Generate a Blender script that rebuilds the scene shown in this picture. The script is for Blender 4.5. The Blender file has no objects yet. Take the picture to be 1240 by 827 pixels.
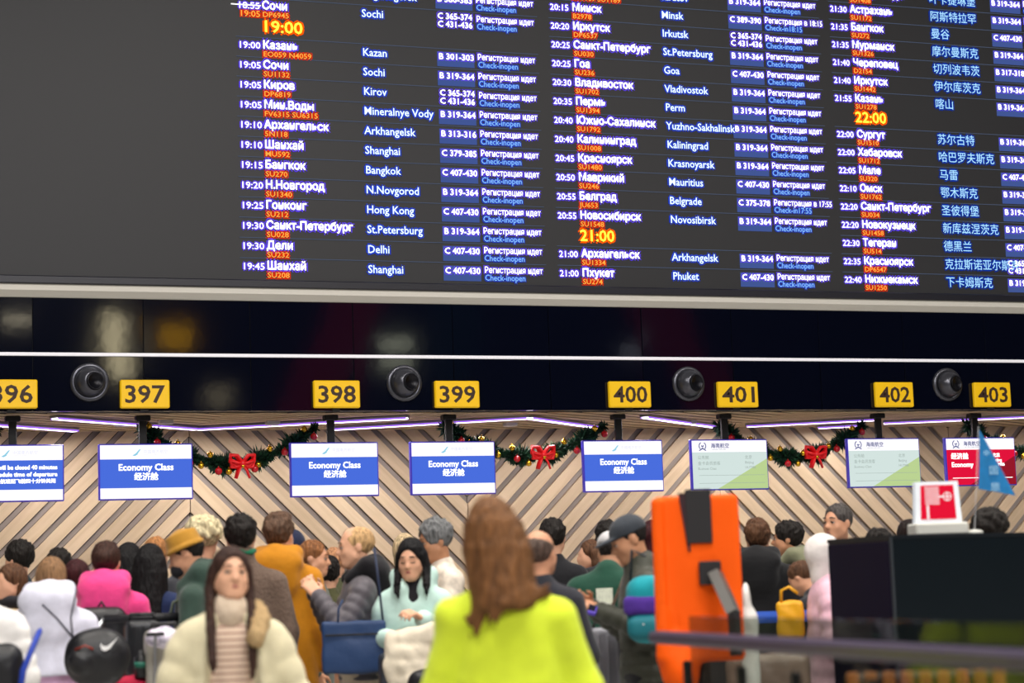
import bpy, math, random
import numpy as np
from mathutils import Vector, Matrix

random.seed(7); RNG = np.random.default_rng(7)
scene = bpy.context.scene
COL = scene.collection

# ------------------------------------------------------------------ camera
CAM_Z = 1.35
F_PX, YAW, PITCH, ROLL = 2477.98, 0.350129, 0.121621, -0.0341692
_cy, _sy, _cp, _sp = math.cos(YAW), math.sin(YAW), math.cos(PITCH), math.sin(PITCH)
_fwd = np.array([_sy*_cp, _cy*_cp, _sp]); _r0 = np.array([_cy, -_sy, 0.0]); _u0 = np.cross(_r0, _fwd)
_right = _r0*math.cos(ROLL) + _u0*math.sin(ROLL); _up = -_r0*math.sin(ROLL) + _u0*math.cos(ROLL)
EYE = np.array([0, 0, CAM_Z])
cam_data = bpy.data.cameras.new('camera'); cam = bpy.data.objects.new('camera', cam_data); COL.objects.link(cam)
cam_data.sensor_fit = 'HORIZONTAL'; cam_data.sensor_width = 36; cam_data.lens = 36*F_PX/1240
cam_data.clip_start = .1; cam_data.clip_end = 300
m = Matrix.Identity(4)
for i in range(3):
    m[i][0] = _right[i]; m[i][1] = _up[i]; m[i][2] = -_fwd[i]; m[i][3] = EYE[i]
cam.matrix_world = m
cam_data.dof.use_dof = True; cam_data.dof.focus_distance = 22.5; cam_data.dof.aperture_fstop = 2.3
cam_data.dof.aperture_blades = 0
scene.camera = cam

# ------------------------------------------------------------------ view and world
scene.view_settings.view_transform = 'Standard'; scene.view_settings.look = 'None'
scene.view_settings.exposure = 0.0; scene.view_settings.gamma = 1.0
scene.cycles.use_denoising = True
scene.cycles.max_bounces = 8; scene.cycles.transparent_max_bounces = 12
scene.cycles.sample_clamp_indirect = 4.0
world = bpy.data.worlds.new('world'); scene.world = world; world.use_nodes = True
bg = world.node_tree.nodes['Background']; bg.inputs[0].default_value = (.75, .78, .9, 1); bg.inputs[1].default_value = .25

def area(name, loc, rot, sx, sy, power, col=(1, 1, 1)):
    l = bpy.data.lights.new(name, 'AREA'); l.shape = 'RECTANGLE'; l.size = sx; l.size_y = sy; l.energy = power; l.color = col
    o = bpy.data.objects.new(name, l); o.location = loc; o.rotation_euler = rot; COL.objects.link(o); return o

# ------------------------------------------------------------------ pixel helpers (positions solved in the world from camera rays)
def ray(px, py):
    v = _fwd + _right*((px-620)/F_PX) - _up*((py-413.5)/F_PX); return v
def at_d(px, py, d): return EYE + ray(px, py)*d
def at_y(px, py, y): v = ray(px, py); return EYE + v*((y-EYE[1])/v[1])
def at_z(px, py, z): v = ray(px, py); return EYE + v*((z-EYE[2])/v[2])

# ------------------------------------------------------------------ materials
def lin(c):
    if isinstance(c, str): c = tuple(int(c[i:i+2], 16) for i in (0, 2, 4))
    r = []
    for v in c[:3]:
        v = v/255.; r.append(v/12.92 if v <= .04045 else ((v+.055)/1.055)**2.4)
    return (*r, 1)
_M = {}
def mat(name, col, rough=.6, metal=0, spec=.5, bump=0, bscale=60, var=0, emit=0, ecol=None, trans=0, alpha=1, sheen=0, coat=0, bstretch=None):
    if name in _M: return _M[name]
    m = bpy.data.materials.new(name); m.use_nodes = True; nt = m.node_tree; p = nt.nodes['Principled BSDF']
    c = lin(col); p.inputs['Base Color'].default_value = c; p.inputs['Roughness'].default_value = rough
    p.inputs['Metallic'].default_value = metal; p.inputs['Specular IOR Level'].default_value = spec
    if sheen: p.inputs['Sheen Weight'].default_value = sheen
    if coat: p.inputs['Coat Weight'].default_value = coat
    if trans: p.inputs['Transmission Weight'].default_value = trans
    if emit:
        p.inputs['Emission Color'].default_value = lin(ecol) if ecol is not None else c; p.inputs['Emission Strength'].default_value = emit
    if bump or var:
        tc = nt.nodes.new('ShaderNodeTexCoord'); mp = nt.nodes.new('ShaderNodeMapping'); nt.links.new(tc.outputs['Object'], mp.inputs[0])
        if bstretch: mp.inputs['Scale'].default_value = bstretch
        n = nt.nodes.new('ShaderNodeTexNoise'); n.inputs['Scale'].default_value = bscale; n.inputs['Detail'].default_value = 3
        nt.links.new(mp.outputs[0], n.inputs['Vector'])
        if bump:
            b = nt.nodes.new('ShaderNodeBump'); b.inputs['Strength'].default_value = bump; b.inputs['Distance'].default_value = .02
            nt.links.new(n.outputs[0], b.inputs['Height']); nt.links.new(b.outputs[0], p.inputs['Normal'])
        if var:
            r = nt.nodes.new('ShaderNodeValToRGB'); a = r.color_ramp
            a.elements[0].position = .3; a.elements[1].position = .7
            a.elements[0].color = (*[x*(1-var) for x in c[:3]], 1); a.elements[1].color = (*[min(1, x*(1+var)) for x in c[:3]], 1)
            nt.links.new(n.outputs[0], r.inputs[0]); nt.links.new(r.outputs[0], p.inputs['Base Color'])
    _M[name] = m; return m
def cloth(name, col, bump=.35, bscale=14, rough=.85, sheen=.15): return mat(name, col, rough=rough, bump=bump, bscale=bscale, var=.1, sheen=sheen, spec=.25)
def emis(name, col, s=1.0):
    if name in _M: return _M[name]
    m = bpy.data.materials.new(name); m.use_nodes = True; nt = m.node_tree; nt.nodes.clear()
    e = nt.nodes.new('ShaderNodeEmission'); e.inputs[0].default_value = lin(col); e.inputs[1].default_value = s
    o = nt.nodes.new('ShaderNodeOutputMaterial'); nt.links.new(e.outputs[0], o.inputs[0]); _M[name] = m; return m
def stripes(name, c1, c2, axis, scale, duty=.5, rough=.8):
    if name in _M: return _M[name]
    m = mat(name, c1, rough=rough, spec=.2); nt = m.node_tree; p = nt.nodes['Principled BSDF']
    tc = nt.nodes.new('ShaderNodeTexCoord'); s = nt.nodes.new('ShaderNodeSeparateXYZ'); nt.links.new(tc.outputs['Object'], s.inputs[0])
    a = nt.nodes.new('ShaderNodeMath'); a.operation = 'MULTIPLY'; a.inputs[1].default_value = scale; nt.links.new(s.outputs[axis], a.inputs[0])
    f = nt.nodes.new('ShaderNodeMath'); f.operation = 'FRACT'; nt.links.new(a.outputs[0], f.inputs[0])
    g = nt.nodes.new('ShaderNodeMath'); g.operation = 'GREATER_THAN'; g.inputs[1].default_value = duty; nt.links.new(f.outputs[0], g.inputs[0])
    x = nt.nodes.new('ShaderNodeMix'); x.data_type = 'RGBA'; x.inputs[6].default_value = lin(c1); x.inputs[7].default_value = lin(c2)
    nt.links.new(g.outputs[0], x.inputs[0]); nt.links.new(x.outputs[2], p.inputs['Base Color']); return m
def wood(name, c1, c2, sc=(2, 2, 2), rough=.5, grain=9):
    if name in _M: return _M[name]
    m = mat(name, c1, rough=rough, spec=.35); nt = m.node_tree; p = nt.nodes['Principled BSDF']
    tc = nt.nodes.new('ShaderNodeTexCoord'); mp = nt.nodes.new('ShaderNodeMapping'); mp.inputs['Scale'].default_value = sc
    oi = nt.nodes.new('ShaderNodeObjectInfo'); ad = nt.nodes.new('ShaderNodeVectorMath'); ad.operation = 'ADD'
    mu = nt.nodes.new('ShaderNodeMath'); mu.operation = 'MULTIPLY'; mu.inputs[1].default_value = 50; nt.links.new(oi.outputs['Random'], mu.inputs[0])
    nt.links.new(tc.outputs['Object'], mp.inputs[0]); nt.links.new(mp.outputs[0], ad.inputs[0]); nt.links.new(mu.outputs[0], ad.inputs[1])
    n = nt.nodes.new('ShaderNodeTexNoise'); n.inputs['Scale'].default_value = grain; n.inputs['Detail'].default_value = 5; n.inputs['Distortion'].default_value = .6
    nt.links.new(ad.outputs[0], n.inputs['Vector'])
    r = nt.nodes.new('ShaderNodeValToRGB'); r.color_ramp.elements[0].position = .3; r.color_ramp.elements[1].position = .7
    r.color_ramp.elements[0].color = lin(c1); r.color_ramp.elements[1].color = lin(c2); nt.links.new(n.outputs[0], r.inputs[0])
    hs = nt.nodes.new('ShaderNodeHueSaturation'); mr = nt.nodes.new('ShaderNodeMapRange'); mr.inputs[3].default_value = .88; mr.inputs[4].default_value = 1.1
    nt.links.new(oi.outputs['Random'], mr.inputs[0]); nt.links.new(mr.outputs[0], hs.inputs['Value']); nt.links.new(r.outputs[0], hs.inputs['Color'])
    nt.links.new(hs.outputs[0], p.inputs['Base Color']); return m

# ------------------------------------------------------------------ object helpers
def tag(o, label=None, cat=None, group=None, kind=None):
    if label: o['label'] = label
    if cat: o['category'] = cat
    if group: o['group'] = group
    if kind: o['kind'] = kind
    return o
def thing(name, label, cat, loc=(0, 0, 0), rz=0, group=None):
    o = bpy.data.objects.new(name, None); COL.objects.link(o); o.location = loc; o.rotation_euler = (0, 0, rz); o.empty_display_size = .1
    return tag(o, label, cat, group)
def mesh_np(name, V, F, mats=(), parent=None, mi=None, smooth=False, loc=None, rz=None):
    me = bpy.data.meshes.new(name); V = np.asarray(V, np.float32); me.vertices.add(len(V)); me.vertices.foreach_set('co', V.ravel())
    if isinstance(F, np.ndarray):
        n = F.shape[1]; tot = np.full(len(F), n, np.int32); flat = F.ravel().astype(np.int32)
    else:
        tot = np.array([len(f) for f in F], np.int32); flat = np.array([i for f in F for i in f], np.int32)
    me.loops.add(len(flat)); me.loops.foreach_set('vertex_index', flat)
    me.polygons.add(len(tot)); st = np.concatenate([[0], np.cumsum(tot)[:-1]]).astype(np.int32)
    me.polygons.foreach_set('loop_start', st); me.polygons.foreach_set('loop_total', tot)
    if mi is not None: me.polygons.foreach_set('material_index', np.asarray(mi, np.int32))
    me.update(calc_edges=True); me.validate()
    for m_ in (mats if isinstance(mats, (list, tuple)) else [mats]): me.materials.append(m_)
    me.polygons.foreach_set('use_smooth', np.full(len(me.polygons), bool(smooth)))
    o = bpy.data.objects.new(name, me); COL.objects.link(o)
    if parent is not None: o.parent = parent
    if loc is not None: o.location = loc
    if rz is not None: o.rotation_euler = (0, 0, rz)
    return o
def _rot(rx=0, ry=0, rz=0):
    cx, sx = math.cos(rx), math.sin(rx); cy, sy = math.cos(ry), math.sin(ry); cz, sz = math.cos(rz), math.sin(rz)
    return np.array([[cz, -sz, 0], [sz, cz, 0], [0, 0, 1]]) @ np.array([[cy, 0, sy], [0, 1, 0], [-sy, 0, cy]]) @ np.array([[1, 0, 0], [0, cx, -sx], [0, sx, cx]])
class MB:
    def __init__(s): s.V = []; s.F = []; s.I = []; s.n = 0
    def add(s, V, F, mi=0):
        V = np.asarray(V, float); s.V.append(V); s.F += [[i+s.n for i in f] for f in F]; s.I += [mi]*len(F); s.n += len(V); return s
    def box(s, c, d, mi=0, R=None, b=0):
        x, y, z = [k/2 for k in d]
        if b:
            b = min(b, x*.49, y*.49, z*.49); V = []
            for sx in (-1, 1):
                for sy in (-1, 1):
                    for sz in (-1, 1):
                        V += [(sx*x, sy*(y-b), sz*(z-b)), (sx*(x-b), sy*y, sz*(z-b)), (sx*(x-b), sy*(y-b), sz*z)]
            V = np.array(V); idx = lambda sx, sy, sz, k: ((sx > 0)*4+(sy > 0)*2+(sz > 0))*3+k
            F = []
            for sx in (-1, 1): F.append([idx(sx, -1, -1, 0), idx(sx, 1, -1, 0), idx(sx, 1, 1, 0), idx(sx, -1, 1, 0)][::sx])
            for sy in (-1, 1): F.append([idx(-1, sy, -1, 1), idx(-1, sy, 1, 1), idx(1, sy, 1, 1), idx(1, sy, -1, 1)][::sy])
            for sz in (-1, 1): F.append([idx(-1, -1, sz, 2), idx(1, -1, sz, 2), idx(1, 1, sz, 2), idx(-1, 1, sz, 2)][::sz])
            for sx in (-1, 1):
                for sy in (-1, 1): F.append([idx(sx, sy, -1, 0), idx(sx, sy, -1, 1), idx(sx, sy, 1, 1), idx(sx, sy, 1, 0)][::sx*sy])
            for sx in (-1, 1):
                for sz in (-1, 1): F.append([idx(sx, -1, sz, 2), idx(sx, -1, sz, 0), idx(sx, 1, sz, 0), idx(sx, 1, sz, 2)][::sx*sz])
            for sy in (-1, 1):
                for sz in (-1, 1): F.append([idx(-1, sy, sz, 1), idx(-1, sy, sz, 2), idx(1, sy, sz, 2), idx(1, sy, sz, 1)][::sy*sz])
            for sx in (-1, 1):
                for sy in (-1, 1):
                    for sz in (-1, 1): F.append([idx(sx, sy, sz, 0), idx(sx, sy, sz, 1), idx(sx, sy, sz, 2)][::sx*sy*sz])
        else:
            V = np.array([(i*x, j*y, k*z) for i in (-1, 1) for j in (-1, 1) for k in (-1, 1)])
            F = [[0, 1, 3, 2], [4, 6, 7, 5], [0, 4, 5, 1], [2, 3, 7, 6], [0, 2, 6, 4], [1, 5, 7, 3]]
        if R is not None: V = V @ R.T
        return s.add(V+np.asarray(c, float), F, mi)
    def tube(s, pts, r, n=10, mi=0, cap=True, flat=None):
        pts = [np.asarray(p, float) for p in pts]; R = r if isinstance(r, (list, tuple, np.ndarray)) else [r]*len(pts)
        V = []; prev = None
        for i, p in enumerate(pts):
            t = (pts[min(i+1, len(pts)-1)]-pts[max(i-1, 0)]); t /= np.linalg.norm(t)+1e-9
            if prev is None:
                a = np.array([0, 0, 1.]) if abs(t[2]) < .9 else np.array([1., 0, 0]); u = np.cross(a, t)
            else: u = prev-t*(prev@t)
            u /= np.linalg.norm(u); prev = u; w = np.cross(t, u)
            f = flat or (1, 1)
            for k in range(n):
                a = 2*math.pi*k/n; V.append(p+R[i]*(f[0]*math.cos(a)*u+f[1]*math.sin(a)*w))
        F = [[i*n+k, i*n+(k+1) % n, (i+1)*n+(k+1) % n, (i+1)*n+k] for i in range(len(pts)-1) for k in range(n)]
        if cap: F += [list(range(n))[::-1], [(len(pts)-1)*n+k for k in range(n)]]
        return s.add(V, F, mi)
    def lathe(s, prof, c=(0, 0, 0), n=24, mi=0, R=None):
        V = np.array([(r*math.cos(2*math.pi*k/n), r*math.sin(2*math.pi*k/n), z) for r, z in prof for k in range(n)])
        if R is not None: V = V @ R.T
        F = [[i*n+k, i*n+(k+1) % n, (i+1)*n+(k+1) % n, (i+1)*n+k] for i in range(len(prof)-1) for k in range(n)]
        F += [list(range(n))[::-1], [(len(prof)-1)*n+k for k in range(n)]]
        return s.add(V+np.asarray(c, float), F, mi)
    def prism(s, poly, y0, y1, mi=0):          # polygon in x,z extruded along y (y0 front)
        n = len(poly); V = [(x, y0, z) for x, z in poly]+[(x, y1, z) for x, z in poly]
        F = [list(range(n)), list(range(n, 2*n))[::-1]]+[[i+n, (i+1) % n+n, (i+1) % n, i] for i in range(n)]
        a = sum(poly[i][0]*poly[(i+1) % n][1]-poly[(i+1) % n][0]*poly[i][1] for i in range(n))
        if a < 0: F = [f[::-1] for f in F]
        return s.add(V, F, mi)
    def obj(s, name, mats, parent=None, smooth=False, **k):
        return mesh_np(name, np.concatenate(s.V), s.F, mats, parent, s.I, smooth, **k)

# text -> triangles, with the built-in font
_TC = {}
def text_geo(txt, size, off=0.0, xs=1.0, align='LEFT', shear=0):
    key = (txt, round(off, 4))
    if key not in _TC:
        cu = bpy.data.curves.new('t', 'FONT'); cu.body = txt; cu.size = 1; cu.offset = off; cu.resolution_u = 2; cu.fill_mode = 'FRONT'
        o = bpy.data.objects.new('t', cu); COL.objects.link(o); dg = bpy.context.evaluated_depsgraph_get(); dg.update()
        me = bpy.data.meshes.new_from_object(o.evaluated_get(dg)); V = np.zeros(len(me.vertices)*3, np.float32); me.vertices.foreach_get('co', V)
        _TC[key] = (V.reshape(-1, 3).copy(), [list(p.vertices) for p in me.polygons])
        bpy.data.objects.remove(o); bpy.data.curves.remove(cu); bpy.data.meshes.remove(me)
    V, F = _TC[key]
    if len(V) == 0: return np.zeros((0, 3)), []
    V = V.astype(float)*[size*xs, size, 1]
    if align == 'CENTER': V[:, 0] -= (V[:, 0].min()+V[:, 0].max())/2
    return V, F
def text_on(mb, txt, x, y, z, size, mi, off=0.0, xs=1.0, align='LEFT', fit=None, r=0.0, n=1, ph=.5):
    """text on a vertical face that looks towards -y"""
    V, F = text_geo(txt, size, off, xs, align)
    if not len(V): return
    if fit: V[:, 0] *= fit/max(1e-6, V[:, 0].max()-V[:, 0].min())
    for i in range(n):
        a = 2*math.pi*(i+ph)/n; dx, dz = (r*math.cos(a), r*math.sin(a)) if n > 1 else (0, 0)
        mb.add(np.stack([V[:, 0]+x+dx, np.full(len(V), y+.00005*i), V[:, 1]+z+dz], 1), F, mi)

# ------------------------------------------------------------------ implicit surfaces for organic shapes
def smin(a, b, k):
    if k <= 0: return np.minimum(a, b)
    h = np.maximum(k-np.abs(a-b), 0)/k; return np.minimum(a, b)-h*h*k*.25
class Vol:
    def __init__(s, h): s.h = h; s.ops = []; s.lo = np.full(3, 1e9); s.hi = -s.lo
    def _push(s, op, fn, lo, hi, k):
        lo = np.asarray(lo, float); hi = np.asarray(hi, float)
        if op == '+': s.lo = np.minimum(s.lo, lo); s.hi = np.maximum(s.hi, hi)
        s.ops.append((op, fn, lo, hi, k)); return s
    def cone(s, a, b, r1, r2=None, k=.03, flat=None, quilt=None, op='+'):
        a = np.asarray(a, float); b = np.asarray(b, float); r2 = r1 if r2 is None else r2; ba = b-a; L2 = ba@ba+1e-12
        def fn(P):
            q = P-a; t = np.clip(q@ba/L2, 0, 1); q = q-t[..., None]*ba
            if flat is not None:
                ax, f = flat; ax = np.asarray(ax, float); c = q@ax; q = q+(c*(1/f-1))[..., None]*ax
            r = r1+(r2-r1)*t
            if quilt: r = r+quilt[0]*(np.abs(np.sin(t*math.sqrt(L2)*math.pi/quilt[1]))-.6)
            return np.sqrt((q*q).sum(-1))-r
        R = max(r1, r2)+(quilt[0] if quilt else 0); return s._push(op, fn, np.minimum(a, b)-R, np.maximum(a, b)+R, k)
    def ell(s, c, r, R=None, k=.03, op='+', quilt=None):
        c = np.asarray(c, float); r = np.asarray(r, float)
        def fn(P):
            q = P-c
            if R is not None: q = q@R
            k0 = np.sqrt(((q/r)**2).sum(-1)); k1 = np.sqrt(((q/(r*r))**2).sum(-1))+1e-9; d = k0*(k0-1)/k1
            if quilt: d = d-quilt[0]*(np.abs(np.sin(P[..., 2]*math.pi/quilt[1]))-.6)
            return d
        e = np.full(3, r.max()) if R is not None else r; return s._push(op, fn, c-e, c+e, k)
    def box(s, c, d, R=None, rd=.01, k=.0, op='+'):
        c = np.asarray(c, float); d = np.asarray(d, float)/2
        def fn(P):
            q = P-c
            if R is not None: q = q@R
            q = np.abs(q)-(d-rd); return np.sqrt((np.maximum(q, 0)**2).sum(-1))+np.minimum(q.max(-1), 0)-rd
        e = np.full(3, np.linalg.norm(d)) if R is not None else d; return s._push(op, fn, c-e, c+e, k)
    def above(s, z, k=0.0): return s._push('p', lambda P: z-P[..., 2], (0, 0, 0), (0, 0, 0), k)     # keep z above
    def half(s, pt, nrm, k=0.0):                                                                  # keep side opposite nrm
        pt = np.asarray(pt, float); nrm = np.asarray(nrm, float); nrm = nrm/np.linalg.norm(nrm)
        return s._push('p', lambda P: (P-pt)@nrm, (0, 0, 0), (0, 0, 0), k)
    def build(s, name, mats, parent=None, smooth_it=1, noise=None, **kw):
        h = s.h; pad = 3*h+(noise[0] if noise else 0); lo = s.lo-pad; n = np.ceil((s.hi+pad-lo)/h).astype(int)+1
        ax = [lo[i]+h*np.arange(n[i]) for i in range(3)]; D = np.full(n, 9.0)
        for op, fn, a, b, k in s.ops:
            if op == 'p': sl = tuple(slice(0, n[i]) for i in range(3))
            else:
                m_ = 2.5*h+k; i0 = np.clip(((a-m_-lo)/h).astype(int), 0, n); i1 = np.clip(np.ceil((b+m_-lo)/h).astype(int)+1, 0, n)
                if (i1 <= i0).any(): continue
                sl = tuple(slice(i0[i], i1[i]) for i in range(3))
            P = np.stack(np.meshgrid(*[ax[i][sl[i]] for i in range(3)], indexing='ij'), -1)
            d = fn(P); cur = D[sl]
            if op == '+': D[sl] = smin(cur, d, k)
            elif op == '-': D[sl] = -smin(-cur, d, k)
            else: D[sl] = -smin(-cur, -d, k)
        V, F = nets(D, lo, h)
        if len(V) == 0: return None
        for _ in range(smooth_it): V = lap(V, F)
        if noise:
            nz = noise[0]*(np.sin(V[:, 0]*noise[1]+2*np.sin(V[:, 2]*noise[1]*.7))*np.sin(V[:, 1]*noise[1]*1.1+1.5*np.sin(V[:, 0]*noise[1]*.8))*np.sin(V[:, 2]*noise[1]*.9+V[:, 0]*noise[1]*.4))
            N = vnorm(V, F); V = V+N*nz[:, None]
        return mesh_np(name, V, F, mats, parent, smooth=True, **kw)
def nets(D, lo, h):
    S = D < 0; A = S[:-1, :-1, :-1]; cnt = np.zeros(A.shape, np.int8)
    for dx in (0, 1):
        for dy in (0, 1):
            for dz in (0, 1):
                cnt += S[dx:D.shape[0]-1+dx, dy:D.shape[1]-1+dy, dz:D.shape[2]-1+dz]
    I, J, K = np.nonzero((cnt > 0) & (cnt < 8)); m_ = len(I)
    if m_ == 0: return np.zeros((0, 3)), np.zeros((0, 4), int)
    idx = np.full(A.shape, -1, np.int32); idx[I, J, K] = np.arange(m_)
    acc = np.zeros((m_, 3)); c = np.zeros(m_)
    co = [(x, y, z) for x in (0, 1) for y in (0, 1) for z in (0, 1)]
    vals = {q: D[I+q[0], J+q[1], K+q[2]] for q in co}
    for q in co:
        for axx in range(3):
            if q[axx]: continue
            q2 = tuple(q[i]+(i == axx) for i in range(3)); a, b = vals[q], vals[q2]; x = (a < 0) != (b < 0)
            t = np.where(x, a/np.where(a == b, 1, a-b), 0); p = np.tile(np.array(q, float), (m_, 1)); p[:, axx] += t
            acc += p*x[:, None]; c += x
    V = lo+h*(np.stack([I, J, K], 1)+acc/c[:, None]); Fs = []
    for axx in range(3):
        u, v = [(1, 2), (2, 0), (0, 1)][axx]
        s0 = [slice(None)]*3; s1 = [slice(None)]*3; s0[axx] = slice(0, -1); s1[axx] = slice(1, None)
        a = S[tuple(s0)]; b = S[tuple(s1)]; e = np.argwhere(a != b)
        e = e[(e[:, u] > 0) & (e[:, v] > 0) & (e[:, u] < D.shape[u]-1) & (e[:, v] < D.shape[v]-1)]
        if not len(e): continue
        def g(du, dv):
            w = e.copy(); w[:, u] -= du; w[:, v] -= dv; return idx[w[:, 0], w[:, 1], w[:, 2]]
        Q = np.stack([g(1, 1), g(0, 1), g(0, 0), g(1, 0)], 1); inside = a[e[:, 0], e[:, 1], e[:, 2]]
        Q[~inside] = Q[~inside][:, ::-1]; Fs.append(Q)
    F = np.concatenate(Fs); return V, F[(F >= 0).all(1)]
def lap(V, F):
    acc = np.zeros_like(V); c = np.zeros(len(V))
    for i in range(4):
        a = F[:, i]; b = F[:, (i+1) % 4]
        for q in range(3): acc[:, q] += np.bincount(a, V[b, q], len(V))+np.bincount(b, V[a, q], len(V))
        c += np.bincount(a, minlength=len(V))+np.bincount(b, minlength=len(V))
    return V*.5+.5*acc/np.maximum(c, 1)[:, None]
def vnorm(V, F):
    n = np.cross(V[F[:, 2]]-V[F[:, 0]], V[F[:, 3]]-V[F[:, 1]]); N = np.zeros_like(V)
    for i in range(4):
        for q in range(3): N[:, q] += np.bincount(F[:, i], n[:, q], len(V))
    return N/(np.linalg.norm(N, axis=1, keepdims=True)+1e-12)
# ------------------------------------------------------------------ the hall (structure)
FY = 22.0; WY = 24.5; SOF = 3.41          # fascia face, plank wall face, soffit height
XL, XR, YB, YT = -8.0, 58.0, -34.0, 25.2
M_wood = wood('light_oak', 'ceb790', 'ddc7a1', (1, 1, 1), .5, 3.2)
M_greyslat = wood('grey_slat', '8d8478', '9c9387', (1, 1, 1), .6, 4)
M_dark = mat('joint_black', '1b1714', .9)
M_gloss = mat('black_gloss', '070a18', .055, spec=.5, bump=.02, bscale=3)
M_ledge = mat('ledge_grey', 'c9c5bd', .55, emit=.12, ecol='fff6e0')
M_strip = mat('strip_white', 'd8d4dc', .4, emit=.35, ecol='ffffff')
M_black = mat('matt_black', '0c0c0f', .55)
M_steel = mat('brushed_steel', 'b9bcc0', .32, metal=1)
M_hall = mat('hall_paint', '3a3d46', .8)
M_hallceil = mat('hall_ceiling_paint', '8b8d92', .8)
M_floor = mat('polished_floor', 'a9a7a2', .22, var=.08, bscale=1.2)

def struct(mb, name, mats, parent=None, **k):
    o = mb.obj(name, mats, parent, **k)
    if parent is None: o['kind'] = 'structure'
    return o
struct(MB().box(((XL+XR)/2, (YB+YT)/2, -.1), (XR-XL, YT-YB, .2)), 'floor', M_floor)
struct(MB().box((XL-.1, (YB+YT)/2, 7), (.2, YT-YB, 14)), 'wall_left', M_hall)
struct(MB().box((XR+.1, (YB+YT)/2, 7), (.2, YT-YB, 14)), 'wall_right', M_hall)
struct(MB().box(((XL+XR)/2, YB-.1, 7), (XR-XL, .2, 14)), 'wall_front', M_hall)
struct(MB().box(((XL+XR)/2, (YB+FY)/2, 14.1), (XR-XL, FY-YB, .2)), 'ceiling', M_hallceil)

# chevron plank wall: each plank and each recessed grey slat is a piece of its own
wb = MB().box(((XL+XR)/2, WY+.16, 2.2), (XR-XL, .2, 4.4)); wall = struct(wb, 'wall_back', M_dark)
def clip(poly, a, b, c):                    # keep a*x+b*z<=c
    out = []
    for i in range(len(poly)):
        p, q = poly[i], poly[(i+1) % len(poly)]; dp, dq = a*p[0]+b*p[1]-c, a*q[0]+b*q[1]-c
        if dp <= 0: out.append(p)
        if (dp < 0 < dq) or (dq < 0 < dp): t = dp/(dp-dq); out.append((p[0]+t*(q[0]-p[0]), p[1]+t*(q[1]-p[1])))
    return out
PZ = 3.52; X0 = 4.76; PER = .304
def zone(k):
    """zone k spans X0+(k)*PZ .. X0+(k+1)*PZ ; even zones fall to the right"""
    return X0+k*PZ, X0+(k+1)*PZ, (-1 if k % 2 == 0 else 1)
for k in range(-2, 7):
    xa, xb, sg = zone(k); xa += .006; xb -= .006
    n0 = int((-SOF-PZ)/PER)-2
    for i in range(n0, int((SOF+PZ)/PER)+2):
        for (c0, c1, y0, nm, mm) in ((i*PER, i*PER+.203, WY, 'wooden_plank', M_wood), (i*PER+.211, i*PER+.290, WY+.032, 'grey_slat', M_greyslat)):
            apex = xa if sg < 0 else xb       # z-sg*(x-apex) in [c0,c1]
            poly = [(xa, 0.0), (xb, 0.0), (xb, SOF), (xa, SOF)]
            poly = clip(poly, sg, -1, -c0+sg*apex); poly = clip(poly, -sg, 1, c1-sg*apex)
            if len(poly) < 3: continue
            ar = abs(sum(poly[j][0]*poly[(j+1) % len(poly)][1]-poly[(j+1) % len(poly)][0]*poly[j][1] for j in range(len(poly))))/2
            if ar < .004: continue
            cx = sum(p[0] for p in poly)/len(poly); cz = sum(p[1] for p in poly)/len(poly)
            # plank mesh in its own rotated frame so that the grain runs along it
            a = math.atan2(sg, 1); ca, sa = math.cos(a), math.sin(a)
            lp = [((p[0]-cx)*ca+(p[1]-cz)*sa, -(p[0]-cx)*sa+(p[1]-cz)*ca) for p in poly]
            o = MB().prism(lp, 0, .05).obj(nm, mm, wall); o.location = (cx, y0, cz); o.rotation_euler = (0, -a, 0)
            mmx = 0
def stretch_wood(m_, s):
    for n in m_.node_tree.nodes:
        if n.type == 'MAPPING': n.inputs['Scale'].default_value = s
stretch_wood(M_wood, (.45, 3, 5)); stretch_wood(M_greyslat, (.5, 3, 5))

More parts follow.
